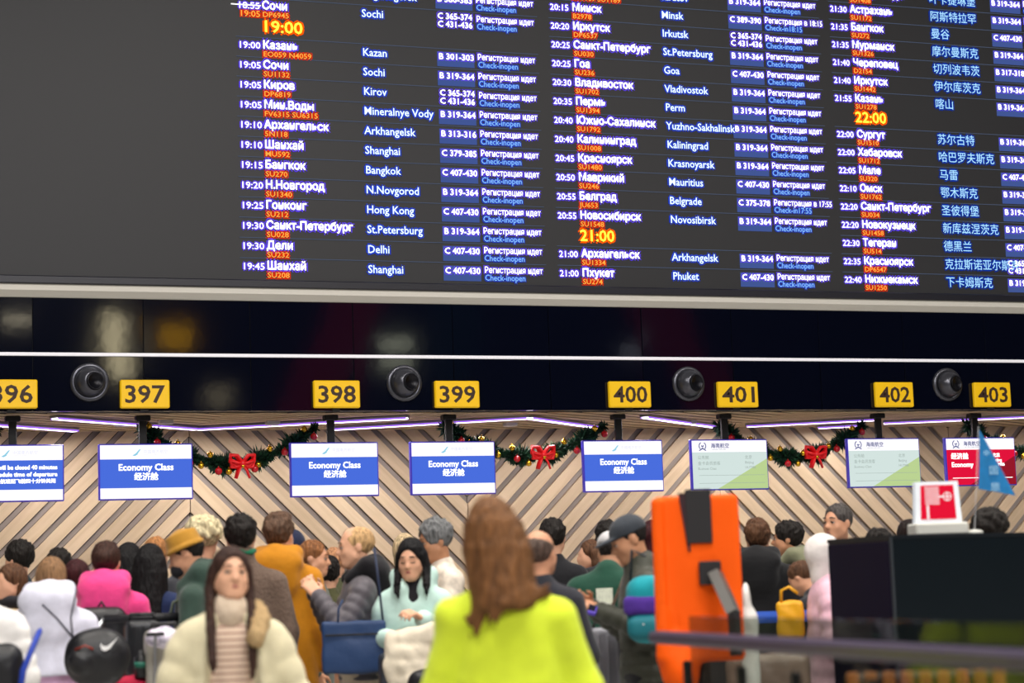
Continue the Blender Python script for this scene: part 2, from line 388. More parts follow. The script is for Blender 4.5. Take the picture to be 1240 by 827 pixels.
# soffit: backing, planks running in chevrons, linear lamps
sof = struct(MB().box(((XL+XR)/2, (FY+.25+YT)/2, SOF+.19), (XR-XL, YT-FY-.25, .2)), 'ceiling_soffit', M_dark)
M_joint = mat('soffit_joint', '2a211a', .8); M_wood2 = wood('soffit_oak', 'c4aa84', 'd6bf9a', (.4, 3, 5), .55, 3.2)
Yn, Yf = FY+.22, WY+.02
for k in range(-2, 7):
    xa, xb, sg = zone(k); per = .27
    for i in range(int(-PZ/per)-2, int((PZ+3)/per)+2):
        # the plank runs from the wall at the left to the front at the right in even zones
        ap = xa if sg < 0 else xb; c0, c1 = i*per, i*per+.19
        poly = [(xa, Yn), (xb, Yn), (xb, Yf), (xa, Yf)]; S = sg*.62
        # y - Yf - S*(x-ap) in [-c1,-c0]
        poly = clip(poly, -S, 1, -c0+Yf-S*ap); poly = clip(poly, S, -1, c1-Yf+S*ap)
        if len(poly) < 3: continue
        ar = abs(sum(poly[j][0]*poly[(j+1) % len(poly)][1]-poly[(j+1) % len(poly)][0]*poly[j][1] for j in range(len(poly))))/2
        if ar < .01: continue
        cx = sum(p[0] for p in poly)/len(poly); cy = sum(p[1] for p in poly)/len(poly); a = math.atan2(S, 1); ca, sa = math.cos(a), math.sin(a)
        lp = [((p[0]-cx)*ca+(p[1]-cy)*sa, -(p[0]-cx)*sa+(p[1]-cy)*ca) for p in poly]
        V = [(x, y, SOF) for x, y in lp]+[(x, y, SOF+.06) for x, y in lp]; n = len(lp)
        F = [list(range(n)), list(range(n, 2*n))[::-1]]+[[j, (j+1) % n, (j+1) % n+n, j+n][::-1] for j in range(n)]
        if sum(lp[j][0]*lp[(j+1) % n][1]-lp[(j+1) % n][0]*lp[j][1] for j in range(n)) > 0: F = [f[::-1] for f in F]
        o = mesh_np('ceiling_plank', V, F, M_wood2, sof); o.location = (cx, cy, 0); o.rotation_euler = (0, 0, a)
M_led = emis('led_line', 'f3e4ff', 5.0)
LEDS = [((2.0, 22.9), (3.33, 24.0)), ((2.89, 22.4), (4.72, 23.86)), ((4.74, 23.88), (6.9, 22.5)), ((6.42, 23.98), (8.40, 22.55)), ((8.42, 22.55), (9.81, 23.87)),
        ((9.88, 22.5), (11.75, 24.15)), ((11.91, 23.85), (13.32, 22.96)), ((13.12, 24.16), (13.62, 23.81)), ((13.73, 23.5), (15.6, 22.5)), ((16.2, 22.6), (18.2, 24.1))]
LL = ['first line lamp at the far end by the closed desk', 'line lamp crossing over the leftmost full Economy Class screen', 'long line lamp rising from the plank apex behind the first garland', 'line lamp between desks 398 and 399',
      'line lamp falling over the second garland end', 'line lamp falling towards the mint and green screen', 'line lamp rising over the third garland', 'short line lamp just under the other one beside desk 402', 'line lamp crossing over desk 403', 'last line lamp past desk 403']
for (a, b), lb in zip(LEDS, LL):
    a = np.array(a); b = np.array(b); c = (a+b)/2; L = np.linalg.norm(b-a); an = math.atan2(b[1]-a[1], b[0]-a[0])
    t = thing('linear_lamp', 'glowing violet white '+lb, 'lamp', (c[0], c[1], SOF), an, 'linear lamps under the soffit')
    MB().box((0, 0, -.016), (L+.03, .12, .03), b=.004).obj('housing', M_steel, t)
    MB().box((0, 0, -.036), (L, .085, .022), b=.004).obj('diffuser', M_led, t)
    for s_ in (-1, 1): MB().box((0, s_*.052, -.034), (L, .014, .026), b=.003).obj('violet_edge', emis('led_violet', '9a66ee', 1.3), t)
    area('lamp_light', (c[0], c[1], SOF-.06), (0, 0, an), L, .07, 12.5*L, (1, .93, .96))
for (px, py), w in zip([(148, 514), (548, 514), (618, 514), (201, 511), (330, 512), (835, 511)], range(6)):
    p = at_z(px, py, SOF-.02)
    tag(MB().box((0, 0, 0), (.16, .12, .05), b=.01).obj('ceiling_sensor', mat('sensor_white', 'd5d3cf', .5), loc=tuple(p)), 'small white box on the soffit near '+['the leftmost hanging pole', 'desk 399', 'the third chevron apex', 'the first garland end', 'the first red bow', 'desk 400 side of the falling lamp'][w], 'sensor', 'sensors on the soffit')

# fascia: two rows of black gloss panels, white strip, sloping ledge
sjb = struct(MB().box(((XL+XR)/2, (Yn+Yf)/2, SOF+.03), (XR-XL, Yf-Yn, .05)), 'ceiling_joints', M_joint, sof)
fas = struct(MB().box(((XL+XR)/2, FY+.16, 4.03), (XR-XL, .26, 1.22)), 'wall_fascia', M_black)
x = X0-.97-1.175*6
i = 0
while x < XR-2:
    for (z0, z1) in ((SOF+.005, 4.005), (4.045, 4.632)):
        o = MB().box((0, 0, 0), (1.168, .03, z1-z0), b=.003).obj('gloss_panel', M_gloss, fas)
        o.location = (x+.587, FY+.012, (z0+z1)/2); o.rotation_euler = (RNG.normal(0, .003), 0, RNG.normal(0, .004))
    x += 1.175; i += 1
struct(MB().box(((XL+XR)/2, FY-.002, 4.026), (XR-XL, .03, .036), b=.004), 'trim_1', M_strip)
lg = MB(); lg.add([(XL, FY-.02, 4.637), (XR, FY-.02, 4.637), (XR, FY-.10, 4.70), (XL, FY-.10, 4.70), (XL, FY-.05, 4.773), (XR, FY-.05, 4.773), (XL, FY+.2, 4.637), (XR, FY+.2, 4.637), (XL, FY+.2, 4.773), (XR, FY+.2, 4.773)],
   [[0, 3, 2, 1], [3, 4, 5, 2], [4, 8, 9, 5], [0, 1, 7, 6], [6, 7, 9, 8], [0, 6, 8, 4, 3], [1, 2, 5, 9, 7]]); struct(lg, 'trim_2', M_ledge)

# hall lamps far above and behind (the light everyone stands in)
M_lamp = emis('hall_lamp', 'fff4e4', 4.0)
for i, (lx, ly) in enumerate([(-2, 4), (4, 4), (10, 4), (-1, 12), (6, 12), (13, 12), (1, -6), (9, -6), (20, 8)]):
    t = thing('ceiling_lamp', 'large square ceiling lamp %s of the hall' % ['over the left aisle', 'above the camera side', 'over the right aisle', 'over the left queue', 'over the middle queue', 'over the right queue', 'behind on the left', 'behind on the right', 'over the far right'][i], 'lamp', (lx, ly, 11.5), 0, 'square ceiling lamps of the hall')
    MB().box((0, 0, .06), (2.5, 2.5, .14), b=.02).obj('housing', M_hall, t); MB().box((0, 0, -.02), (2.3, 2.3, .04)).obj('diffuser', M_lamp, t)
    MB().tube([(0, 0, .1), (0, 0, 2.5)], .03, 8).obj('rod', M_black, t)
    area('hall_light', (lx, ly, 11.4), (0, 0, 0), 2.3, 2.3, 560 if lx < 8 else 380, (1, .95, .88))
area('fill_wash', (3, -9, 12.6), (math.radians(50), 0, math.radians(-15)), 10, 4, 1500, (.93, .93, 1))  # added fill light for the faces, not a lamp of the hall
# unseen glowing panels, added on the far wall so the gloss panels mirror them
for (px_, py_, cl, sx, sz, lb, st_, tl) in [(142, 402, 'ffefc0', .7, 2.3, 'tall warm lit panel', 11, 0), (205, 381, 'e8a800', 1.3, 1.0, 'yellow lit panel', 5, 0), (4, 366, 'fff2d0', 1.2, .3, 'narrow bright lit strip', 9, 0), (262, 482, 'e8d8b0', 1.0, .8, 'faint warm lit panel', 2.2, 0),
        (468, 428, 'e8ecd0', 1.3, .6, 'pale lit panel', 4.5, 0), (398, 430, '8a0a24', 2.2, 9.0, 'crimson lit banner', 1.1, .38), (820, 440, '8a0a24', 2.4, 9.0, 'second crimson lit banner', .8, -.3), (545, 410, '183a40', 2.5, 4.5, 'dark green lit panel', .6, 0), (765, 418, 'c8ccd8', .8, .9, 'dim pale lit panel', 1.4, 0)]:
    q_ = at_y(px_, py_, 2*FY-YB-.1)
    o = MB().box((0, 0, 0), (sx, .08, sz), b=.01, R=_rot(0, tl, 0)).obj('lit_panel', emis('panel_'+lb.replace(' ', '_'), cl, st_), loc=(q_[0], YB+.1, q_[2])); tag(o, lb+' added unseen on the far wall for its reflection', 'panel')

# ------------------------------------------------------------------ departure board
bd = thing('departure_board', 'huge black electronic departure board above the check-in desks', 'departure board', (9, FY-.02, 4.86))
BX0, BX1, BZ0, BZ1 = -5.5, 24, 4.86, 9.2
M_bscr = mat('led_screen', '222124', .5, spec=.35, emit=.012, ecol='ffffff')
def off(mb, dx=9, dy=FY-.02, dz=4.86):
    mb.V = [v-np.array([dx, dy, dz]) for v in mb.V]; return mb
off(MB().box(((BX0+BX1)/2, FY+.05, (BZ0+BZ1)/2), (BX1-BX0, .12, BZ1-BZ0))).obj('screen', M_bscr, bd)
fr = MB(); fr.box(((BX0+BX1)/2, FY-.02, 4.817), (BX1-BX0+.1, .14, .088), b=.01); fr.box(((BX0+BX1)/2, FY-.0, BZ1+.05), (BX1-BX0+.1, .14, .1), b=.01)
off(fr).obj('frame', mat('board_frame', '1b1b26', .4), bd)
W, HV, OR, ORH, BL, BLH, BX, LI, CN, HB, OY, OYH, ST = range(13)
BM = [emis('txt_white', 'ffffff', 1.7), emis('glow_violet', '6248ec', 1.0), emis('txt_orange', 'ffa040', 1.3), emis('glow_red', 'e83008', .95), emis('txt_ice', 'd8ecff', 1.5), emis('glow_blue', '2a48d8', .9),
      emis('gate_box', '4a60a4', .8), emis('row_line', '56627a', .8), emis('txt_cn', 'a8dcff', 1.3), emis('glow_deep', '1240c0', .7), emis('txt_amber', 'ffe040', 1.7), emis('glow_amber', 'ff5a00', 1.1), emis('txt_sky', '8cc4ff', 1.1)]
TY = FY-.021
def put(mb, txt, x, z, size, a, b, xs=1, bold=.012, halo=.045, fit=None):
    if halo: text_on(mb, txt, x, TY+.002, z, size, b, xs=xs, fit=fit, r=halo*.42, n=5 if size > .1 else 4)  # glow round the letters, put into colour as copies behind them
    if bold > .02: text_on(mb, txt, x, TY-.001, z, size, a, xs=xs, fit=fit, r=bold*.16, n=3)
    else: text_on(mb, txt, x, TY-.001, z, size, a, off=bold if ord(txt[0]) < 9999 else 0, xs=xs, fit=fit)
def rowz(k): return 7.628-.2285*k
RI = 'Регистрация идет'
def row(bx, k, tm, ru, fl, en, gates, cn=False, st=RI, sten='Check-inopen', struck=None, late=None):
    mb = MB(); z = rowz(k)
    mb.box((bx+1.79, TY+.004, z), (3.62, .002, .0075), LI)
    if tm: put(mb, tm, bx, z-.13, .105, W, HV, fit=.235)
    if struck: mb.box((bx+.1, TY-.002, z-.09), (.34, .002, .012), W)
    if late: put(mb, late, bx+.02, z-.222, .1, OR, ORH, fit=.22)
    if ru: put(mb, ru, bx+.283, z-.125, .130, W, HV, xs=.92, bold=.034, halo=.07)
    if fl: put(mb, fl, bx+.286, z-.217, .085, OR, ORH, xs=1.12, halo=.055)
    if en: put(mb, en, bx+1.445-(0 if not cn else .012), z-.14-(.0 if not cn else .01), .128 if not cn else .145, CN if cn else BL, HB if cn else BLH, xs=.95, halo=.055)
    if gates:
        if len(gates) == 1: mb.box((bx+2.57, TY+.006, z-.122), (.455, .002, .175), BX)
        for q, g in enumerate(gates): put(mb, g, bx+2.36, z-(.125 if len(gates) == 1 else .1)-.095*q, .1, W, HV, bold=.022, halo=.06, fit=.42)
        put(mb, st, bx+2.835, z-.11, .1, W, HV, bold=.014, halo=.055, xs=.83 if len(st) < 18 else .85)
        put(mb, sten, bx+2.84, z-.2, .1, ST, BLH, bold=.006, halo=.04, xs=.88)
    o = off(mb).obj('flight_row', BM, bd); return o
def hour(bx, k, t):
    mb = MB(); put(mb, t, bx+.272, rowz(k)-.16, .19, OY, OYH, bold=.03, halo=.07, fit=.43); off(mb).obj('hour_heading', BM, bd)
CC = ['C 365-374', 'C 431-436']; B3 = ['B 319-364']; C4 = ['C 407-430']
b1, b2, b3, b4 = 4.882, 8.647, 12.405, 16.17
row(b1, -4, None, None, None, None, ['B 311-312']); row(b1, -3, '18:50', 'Магнитогорск', 'SU1434', 'Magnitogorsk', ['B 380-383'])
row(b1, -2, '18:55', 'Сочи', 'DP6945', 'Sochi', CC, struck=1, late='19:05'); hour(b1, -1, '19:00')
for k, r in enumerate([('19:00', 'Казань', 'EO059 N4059', 'Kazan', ['B 301-303']), ('19:05', 'Сочи', 'SU1132', 'Sochi', B3), ('19:05', 'Киров', 'DP6819', 'Kirov', CC),
    ('19:05', 'Мин.Воды', 'FV6315 SU6315', 'Mineralnye Vody', B3), ('19:10', 'Архангельск', '5N118', 'Arkhangelsk', ['B 313-316']), ('19:10', 'Шанхай', 'MU592', 'Shanghai', ['C 379-385']),
    ('19:15', 'Бангкок', 'SU270', 'Bangkok', C4), ('19:20', 'Н.Новгород', 'SU1340', 'N.Novgorod', B3), ('19:25', 'Гонконг', 'SU212', 'Hong Kong', C4), ('19:30', 'Санкт-Петербург', 'SU028', 'St.Petersburg', B3),
    ('19:30', 'Дели', 'SU232', 'Delhi', C4), ('19:45', 'Шанхай', 'SU208', 'Shanghai', C4)]): row(b1, k, *r)
rows2 = [('20:05', 'Саратов', 'SU1169 SU1189', 'Saratov', B3), ('20:15', 'Минск', 'B2978', 'Minsk', ['C 389-390']), ('20:20', 'Иркутск', 'DP6537', 'Irkutsk', CC), ('20:25', 'Санкт-Петербург', 'SU030', 'St.Petersburg', B3),
    ('20:25', 'Гоа', 'SU236', 'Goa', C4), ('20:30', 'Владивосток', 'SU1702', 'Vladivostok', B3), ('20:35', 'Пермь', 'SU1394', 'Perm', B3), ('20:40', 'Южно-Сахалинск', 'SU1792', 'Yuzhno-Sakhalinsk', B3),
    ('20:40', 'Калининград', 'SU1008', 'Kaliningrad', B3), ('20:45', 'Красноярск', 'SU1480', 'Krasnoyarsk', B3), ('20:50', 'Маврикий', 'SU246', 'Mauritius', C4), ('20:55', 'Белград', 'JU653', 'Belgrade', ['C 375-378']),
    ('20:55', 'Новосибирск', 'SU1548', 'Novosibirsk', B3)]
for i, r in enumerate(rows2):
    k = i-4
    if k == -3: row(b2, k, *r, st='Регистрация в 18:15', sten='Check-in18:15')
    elif k == 7: row(b2, k, *r, st='Регистрация в 17:55', sten='Check-in17:55')
    else: row(b2, k, *r)
hour(b2, 9, '21:00'); row(b2, 10, '21:00', 'Архангельск', 'SU1334', 'Arkhangelsk', B3); row(b2, 11, '21:00', 'Пхукет', 'SU274', 'Phuket', C4)
rows3 = [(-6, '21:25', 'Самара', 'SU1206', '萨马拉', B3), (-5, '21:30', 'Екатеринбург', 'SU1408', '叶卡捷琳堡', B3), (-4, '21:30', 'Астрахань', 'SU1172', '阿斯特拉罕', B3), (-3, '21:35', 'Бангкок', 'SU272', '曼谷', C4), (-2, '21:35', 'Мурманск', 'SU1326', '摩尔曼斯克', B3),
    (-1, '21:40', 'Череповец', 'D2154', '切列波韦茨', ['B 317-318']), (0, '21:40', 'Иркутск', 'SU1442', '伊尔库茨克', B3), (1, '21:55', 'Казань', 'SU1278', '喀山', B3), (3, '22:00', 'Сургут', 'SU1510', '苏尔古特', B3),
    (4, '22:00', 'Хабаровск', 'SU1712', '哈巴罗夫斯克', B3), (5, '22:05', 'Мале', 'SU320', '马雷', C4), (6, '22:10', 'Омск', 'SU1762', '鄂木斯克', B3), (7, '22:20', 'Санкт-Петербург', 'SU034', '圣彼得堡', B3),
    (8, '22:20', 'Новокузнецк', 'SU1458', '新库兹涅茨克', B3), (9, '22:30', 'Тегеран', 'SU514', '德黑兰', C4), (10, '22:35', 'Красноярск', 'DP6547', '克拉斯诺亚尔斯克', CC), (11, '22:40', 'Нижнекамск', 'SU1250', '下卡姆斯克', B3)]
for r in rows3: row(b3, *r, cn=True)
hour(b3, 2, '22:00')

# ------------------------------------------------------------------ number signs, nozzles
M_yel = mat('sign_yellow', 'e8b800', .5, emit=.22, ecol='ffc800'); M_dig = mat('sign_digits', '3a2418', .6)
SGL = ['yellow sign reading 396, cut by the left edge of the photo', 'yellow sign reading 397, just right of the first round nozzle', 'yellow sign reading 398, left of the second round nozzle', 'yellow sign reading 399, just right of the second nozzle', 'yellow sign reading 400, left of the third round nozzle', 'yellow sign reading 401, above the left mint and green screen', 'yellow sign reading 402, left of the fourth round nozzle', 'yellow sign reading 403, above the crimson screen and blue flag', 'yellow sign reading 404, beyond the crimson screen']
SX = [2.39, 3.79, 5.92, 7.33, 9.46, 10.86, 12.99, 14.39, 16.52]
for i, sx in enumerate(SX):
    n = 396+i; t = thing('number_sign', SGL[i], 'sign', (sx, FY-.04, 3.595), 0, 'yellow desk number signs')
    MB().box((0, 0, 0), (.53, .06, .305), b=.012).obj('sign_box', M_yel, t)
    mb = MB(); text_on(mb, str(n), 0, -.032, -.092, .265, 0, off=.018, align='CENTER', fit=.43); mb.obj('digits', M_dig, t)
    MB().box((0, .045, -.16), (.1, .04, .06), b=.01).obj('bracket', M_black, t)
M_noz = mat('nozzle_grey', '5d5e66', .28, metal=.7); M_nozd = mat('nozzle_dark', '14141c', .35, metal=.5)
RX = _rot(math.pi/2, 0, 0)   # +z -> -y
for i, nx in enumerate([3.21, 6.72, 10.24, 13.78, 17.3]):
    t = thing('air_nozzle', ['leftmost round grey air nozzle, beside sign 397', 'round grey air nozzle above the left Economy Class screens, left of sign 399', 'round grey air nozzle over the orange cover, left of sign 401', 'round grey air nozzle over the fire hose sign, left of sign 403', 'last round grey air nozzle beyond sign 403'][i], 'nozzle', (nx, FY-.004, 3.725), 0, 'air nozzles on the fascia')
    MB().lathe([(.14, .0), (.208, 0), (.208, .012), (.19, .03), (.165, .03), (.15, .012)], R=RX, n=40).obj('ring', M_noz, t, smooth=True)
    a = math.radians(-18 + 12*i); Rb = _rot(0, 0, -.32+.02*i) @ _rot(.0, 0, 0) @ RX
    prof = [(.16*math.cos(q), .16*math.sin(q)) for q in np.linspace(-.2, .9, 10)]
    MB().lathe(prof+[(.085, .11)], c=(0, -.03, 0), R=_rot(0, 0, .28) @ RX, n=36).obj('ball', M_noz, t, smooth=True)
    MB().lathe([(.092, .135), (.092, .142), (.08, .142), (.07, .09), (.0005, .09)], c=(0, -.03, 0), R=_rot(0, 0, .28) @ RX, n=30).obj('mouth', M_nozd, t, smooth=True)
# ------------------------------------------------------------------ desk screens hanging from the soffit
S_white = emis('scr_white', 'fbf8ff', 1.12); S_blue = emis('scr_blue', '4a6ede', 1.0); S_txt = emis('scr_text', 'ffffff', 1.5); S_teal = emis('scr_teal', '8ed0e6', 1.0); S_pale = emis('scr_pale', 'dde2f4', 1.0)
S_mint = emis('scr_mint', 'd4e4e0', 1.0); S_green = emis('scr_green', 'c0d896', .95); S_grey = emis('scr_grey', 'a3b4ae', .9); S_navy = emis('scr_navy', '4a5590', .9); S_red = emis('scr_red', 'e2143c', 1.0); S_dred = emis('scr_dred', '9c1c2c', .9)
M_bez = mat('bezel_indigo', '3a2fa0', .4, emit=.25, ecol='3a2fc0')
SM = [S_white, S_blue, S_txt, S_teal, S_pale, S_mint, S_green, S_grey, S_navy, S_red, S_dred]
SW, SH = 1.0, .585
def quad(mb, x0, x1, z0, z1, mi, y=0): mb.add([(x0, y, z0), (x1, y, z0), (x1, y, z1), (x0, y, z1)], [[0, 1, 2, 3]], mi)
def screen(i, kind, label, dz=0, wfac=1.0):
    sx = SX[i]; cz = 2.79+dz; y = FY+.42
    t = thing('desk_screen', label, 'screen', (sx+.085, y, cz), 0, 'screens above the check-in desks')
    MB().box((0, .03, 0), (SW*wfac+.03, .06, SH+.03), b=.008).obj('bezel', M_bez, t)
    w, h = SW*wfac/2, SH/2; e = -.004; mb = MB()
    if kind == 'blue' or kind == 'close':
        quad(mb, -w, w, h-.155, h, 0, e); quad(mb, -w, w, -h+.115, h-.155, 1, e); quad(mb, -w, w, -h, -h+.115, 0, e)
        mb.add([(-.115, e-.002, h-.095), (-.09, e-.002, h-.095), (-.055, e-.002, h-.045), (-.075, e-.002, h-.05)], [[0, 1, 2, 3]], 3)
        mb.add([(-.15, e-.002, h-.115), (-.12, e-.002, h-.12), (-.085, e-.002, h-.1), (-.11, e-.002, h-.09)], [[0, 1, 2, 3]], 3)
        text_on(mb, '中国南方航空', -.03, e-.002, h-.09, .045, 4); text_on(mb, 'CHINA SOUTHERN', -.03, e-.002, h-.112, .018, 4)
        if kind == 'blue':
            text_on(mb, 'Economy Class', 0, e-.002, .015, .1, 2, r=.0035, n=4, align='CENTER', fit=.595)
            text_on(mb, '经济舱', 0, e-.002, -.085, .088, 2, r=.0035, n=4, align='CENTER', fit=.26)
        else:
            text_on(mb, 'Check-in will be closed 40 minutes', 0.01, e-.002, .04, .062, 2, r=.0035, n=4, align='CENTER', fit=.86)
            text_on(mb, 'before schedule time of departure', 0, e-.002, -.035, .062, 2, r=.0035, n=4, align='CENTER', fit=.88)
            text_on(mb, '值机柜台于航班起飞前四十分钟关闭', 0, e-.002, -.105, .05, 2, r=.0035, n=4, align='CENTER', fit=.84)
    else:
        a, b, c, d = (5, 6, 7, 8) if kind == 'mint' else (9, 10, 2, 8)
        quad(mb, -w, w, h-.14, h, 0, e); quad(mb, -w, w, -h, h-.14, a, e)
        mb.add([(-w*.35, e-.001, -h), (w, e-.001, -h), (w, e-.001, .07)], [[0, 1, 2]], b)
        for s in (-1, 1):
            mb.tube([(-.36+s*.045*math.cos(q), e-.002, h-.065+.045*math.sin(q)) for q in np.linspace(-.9, 1.1, 7)], .006, 4, 8)
            mb.tube([(-.36+s*.045, e-.002, h-.12), (-.36-s*.012, e-.002, h-.09)], .006, 4, 8)
        mb.tube([(-.375, e-.002, h-.06), (-.36, e-.002, h-.075), (-.345, e-.002, h-.06)], .008, 4, 8)
        text_on(mb, '海南航空', -.25, e-.002, h-.085, .062, 8, r=.0015, n=3); text_on(mb, 'HAINAN AIRLINES', -.24, e-.002, h-.115, .024, 7)
        if kind == 'mint':
            text_on(mb, '公务舱', -.43, e-.002, .07, .05, 7); text_on(mb, '金卡会员旅客', -.43, e-.002, 0, .05, 7); text_on(mb, 'Business Class', -.43, e-.002, -.06, .042, 7)
            text_on(mb, '北京', .2, e-.002, .07, .05, 7); text_on(mb, 'Beijing', .2, e-.002, .01, .045, 7); text_on(mb, 'HU7986', .2, e-.002, -.05, .042, 7)
            quad(mb, -.42, .46, -.13, -.126, 7, e-.002); quad(mb, -.42, .46, -.225, -.221, 7, e-.002)
        else:
            text_on(mb, '经济舱', -.44, e-.002, .04, .085, 2, r=.0035, n=4); text_on(mb, 'Economy', -.44, e-.002, -.065, .085, 2, r=.0035, n=4)
            text_on(mb, '北京', .17, e-.002, .06, .055, 2, r=.0035, n=4); text_on(mb, 'Beijing', .17, e-.002, .0, .05, 2, r=.0035, n=4); text_on(mb, 'HU7986', .17, e-.002, -.055, .05, 2, r=.0035, n=4)
            quad(mb, -.43, .45, -.21, -.202, 2, e-.002)
    mb.obj('display_image', SM, t)
    MB().box((-.02, .07, (SH/2+SOF-cz)/2), (.085, .05, SOF-cz-SH/2+.02), b=.006).obj('pole', M_black, t)
    MB().box((-.02, .07, SOF-cz-.03), (.16, .12, .06), b=.01).obj('ceiling_mount', M_black, t)
labs = ['blue and white screen with three lines on check-in closing, under sign 396', 'leftmost full Economy Class screen, under sign 397', 'Economy Class screen touched by the first garland on its left, under sign 398', 'Economy Class screen above the head in lime, under sign 399',
        'Economy Class screen left of the orange cover, under sign 400', 'pale mint and green airline screen right above the orange cover', 'pale mint and green airline screen beside the fire hose sign', 'crimson airline screen hanging under sign 403 behind the flag', 'crimson airline screen under the sign past 403']
for i, kd in enumerate(['close', 'blue', 'blue', 'blue', 'blue', 'mint', 'mint', 'red', 'red']):
    screen(i, kd, labs[i])

# ------------------------------------------------------------------ garlands
M_needle = mat('garland_green', '1d4a30', .6, var=.45, bscale=30); M_needle2 = mat('garland_dark', '0f2a1e', .7); M_gold = mat('bauble_gold', 'e8b832', .2, metal=.85); M_red = mat('bauble_red', 'c81420', .22, coat=.5); M_bow = mat('bow_red', 'e01018', .45, emit=.06)
def garland(xa, xb, za, zb, sag, bowt, label, nb, y=FY+.67):
    t = thing('garland', label, 'garland', (xa, y, za), 0, 'fir garlands between the screen poles')
    P = lambda u: np.array([(xb-xa)*u, .0, (zb-za)*u-sag*(1-(2*u-1)**2)*(1+.25*(1-(2*u-1)**2))/1.25])
    MB().tube([P(u) for u in np.linspace(0, 1, 30)], .025, 7).obj('core', M_needle2, t)
    N = 6500; u = RNG.random(N); th = RNG.random(N)*2*math.pi; V = np.zeros((N*4, 3)); I = np.zeros(N, int)
    for q in range(N):
        c = P(u[q]); thick = .09+.04*math.sin(u[q]*31)+.02*math.sin(u[q]*97)
        d = np.array([RNG.normal(0, .55), math.cos(th[q]), math.sin(th[q])]); d /= np.linalg.norm(d); L = thick*(.6+.7*RNG.random()); s = np.cross(d, RNG.normal(size=3)); s /= np.linalg.norm(s); s *= .009
        b = c+d*.01; V[q*4:q*4+4] = [b-s, c+d*L*.6-s*1.3, c+d*L, c+d*L*.6+s*1.3]
        I[q] = q % 3 == 0
    nd = mesh_np('needles', V, np.arange(N*4).reshape(-1, 4), [M_needle, M_needle2], t, I); nd['kind'] = 'stuff'
    for q in range(nb):
        uu = (q+.5)/nb+RNG.normal(0, .01)
        if abs(uu-bowt) < .05: continue
        c = P(uu); a = RNG.uniform(-2.6, -.4) if q % 3 else RNG.uniform(.3, 2.5); r = .036 if q % 3 != 1 else .028; gold = q % 3 != 1
        if not gold: r = .042
        m_ = MB(); m_.lathe([(r*math.sin(w), -r*math.cos(w)) for w in np.linspace(.05, 3.09, 9)]+[(.008, r+.004), (.008, r+.014)], n=12)
        o = m_.obj('bauble', M_gold if gold else M_red, t, smooth=True); o.location = c+np.array([0, -.07-.02*RNG.random(), .085*math.sin(a)])
    c = P(bowt); m_ = MB()
    for s in (-1, 1):
        for (ln, zz, up) in ((.13, .06, .5), (.12, .0, .05)):
            pts = [(0, 0, 0), (s*ln*.5, -.02, zz+up*.06), (s*ln, -.01, zz+.04), (s*ln*1.02, .02, zz-.03), (s*ln*.5, .01, -.03), (0, 0, 0)]
            m_.tube(pts, .046, 8, flat=(1, .5))
        m_.tube([(0, 0, 0), (s*.05, -.02, -.08), (s*.08, -.02, -.165)], [.03, .045, .04], 6, flat=(1, .35))
    m_.tube([(0, -.02, .035), (0, -.03, -.035)], .035, 8)
    o = m_.obj('bow', M_bow, t, smooth=True); o.location = c+np.array([0, -.11, 0])
    m_ = MB(); r = .022; m_.lathe([(r*math.sin(w), -r*math.cos(w)) for w in np.linspace(.05, 3.09, 8)], n=10); o = m_.obj('bell', M_gold, t, smooth=True); o.location = c+np.array([0, -.155, -.03])
g0 = at_y(291, 565, FY+.66); g1 = at_y(654, 555, FY+.66); g2 = at_y(983, 556, FY+.66)
garland(3.86, 5.86, 3.28, 3.28, 3.28-g0[2]-.02, (g0[0]-3.86)/2.0, 'leftmost full fir garland with a red two-tailed bow', 17)
garland(7.40, 9.42, 3.28, 3.28, 3.28-g1[2]-.02, (g1[0]-7.40)/2.02, 'fir garland with red bow up and right of the head in lime', 17)
garland(10.93, 12.95, 3.28, 3.28, 3.28-g2[2]-.02, (g2[0]-10.93)/2.02, 'fir garland with red bow between the two mint and green screens', 17)
garland(14.46, 16.46, 3.28, 3.28, .38, .5, 'fir garland starting behind the crimson screen 403', 15)
garland(.3, 2.32, 3.28, 3.28, .38, .5, 'fir garland ending at the pole of screen 396', 15)

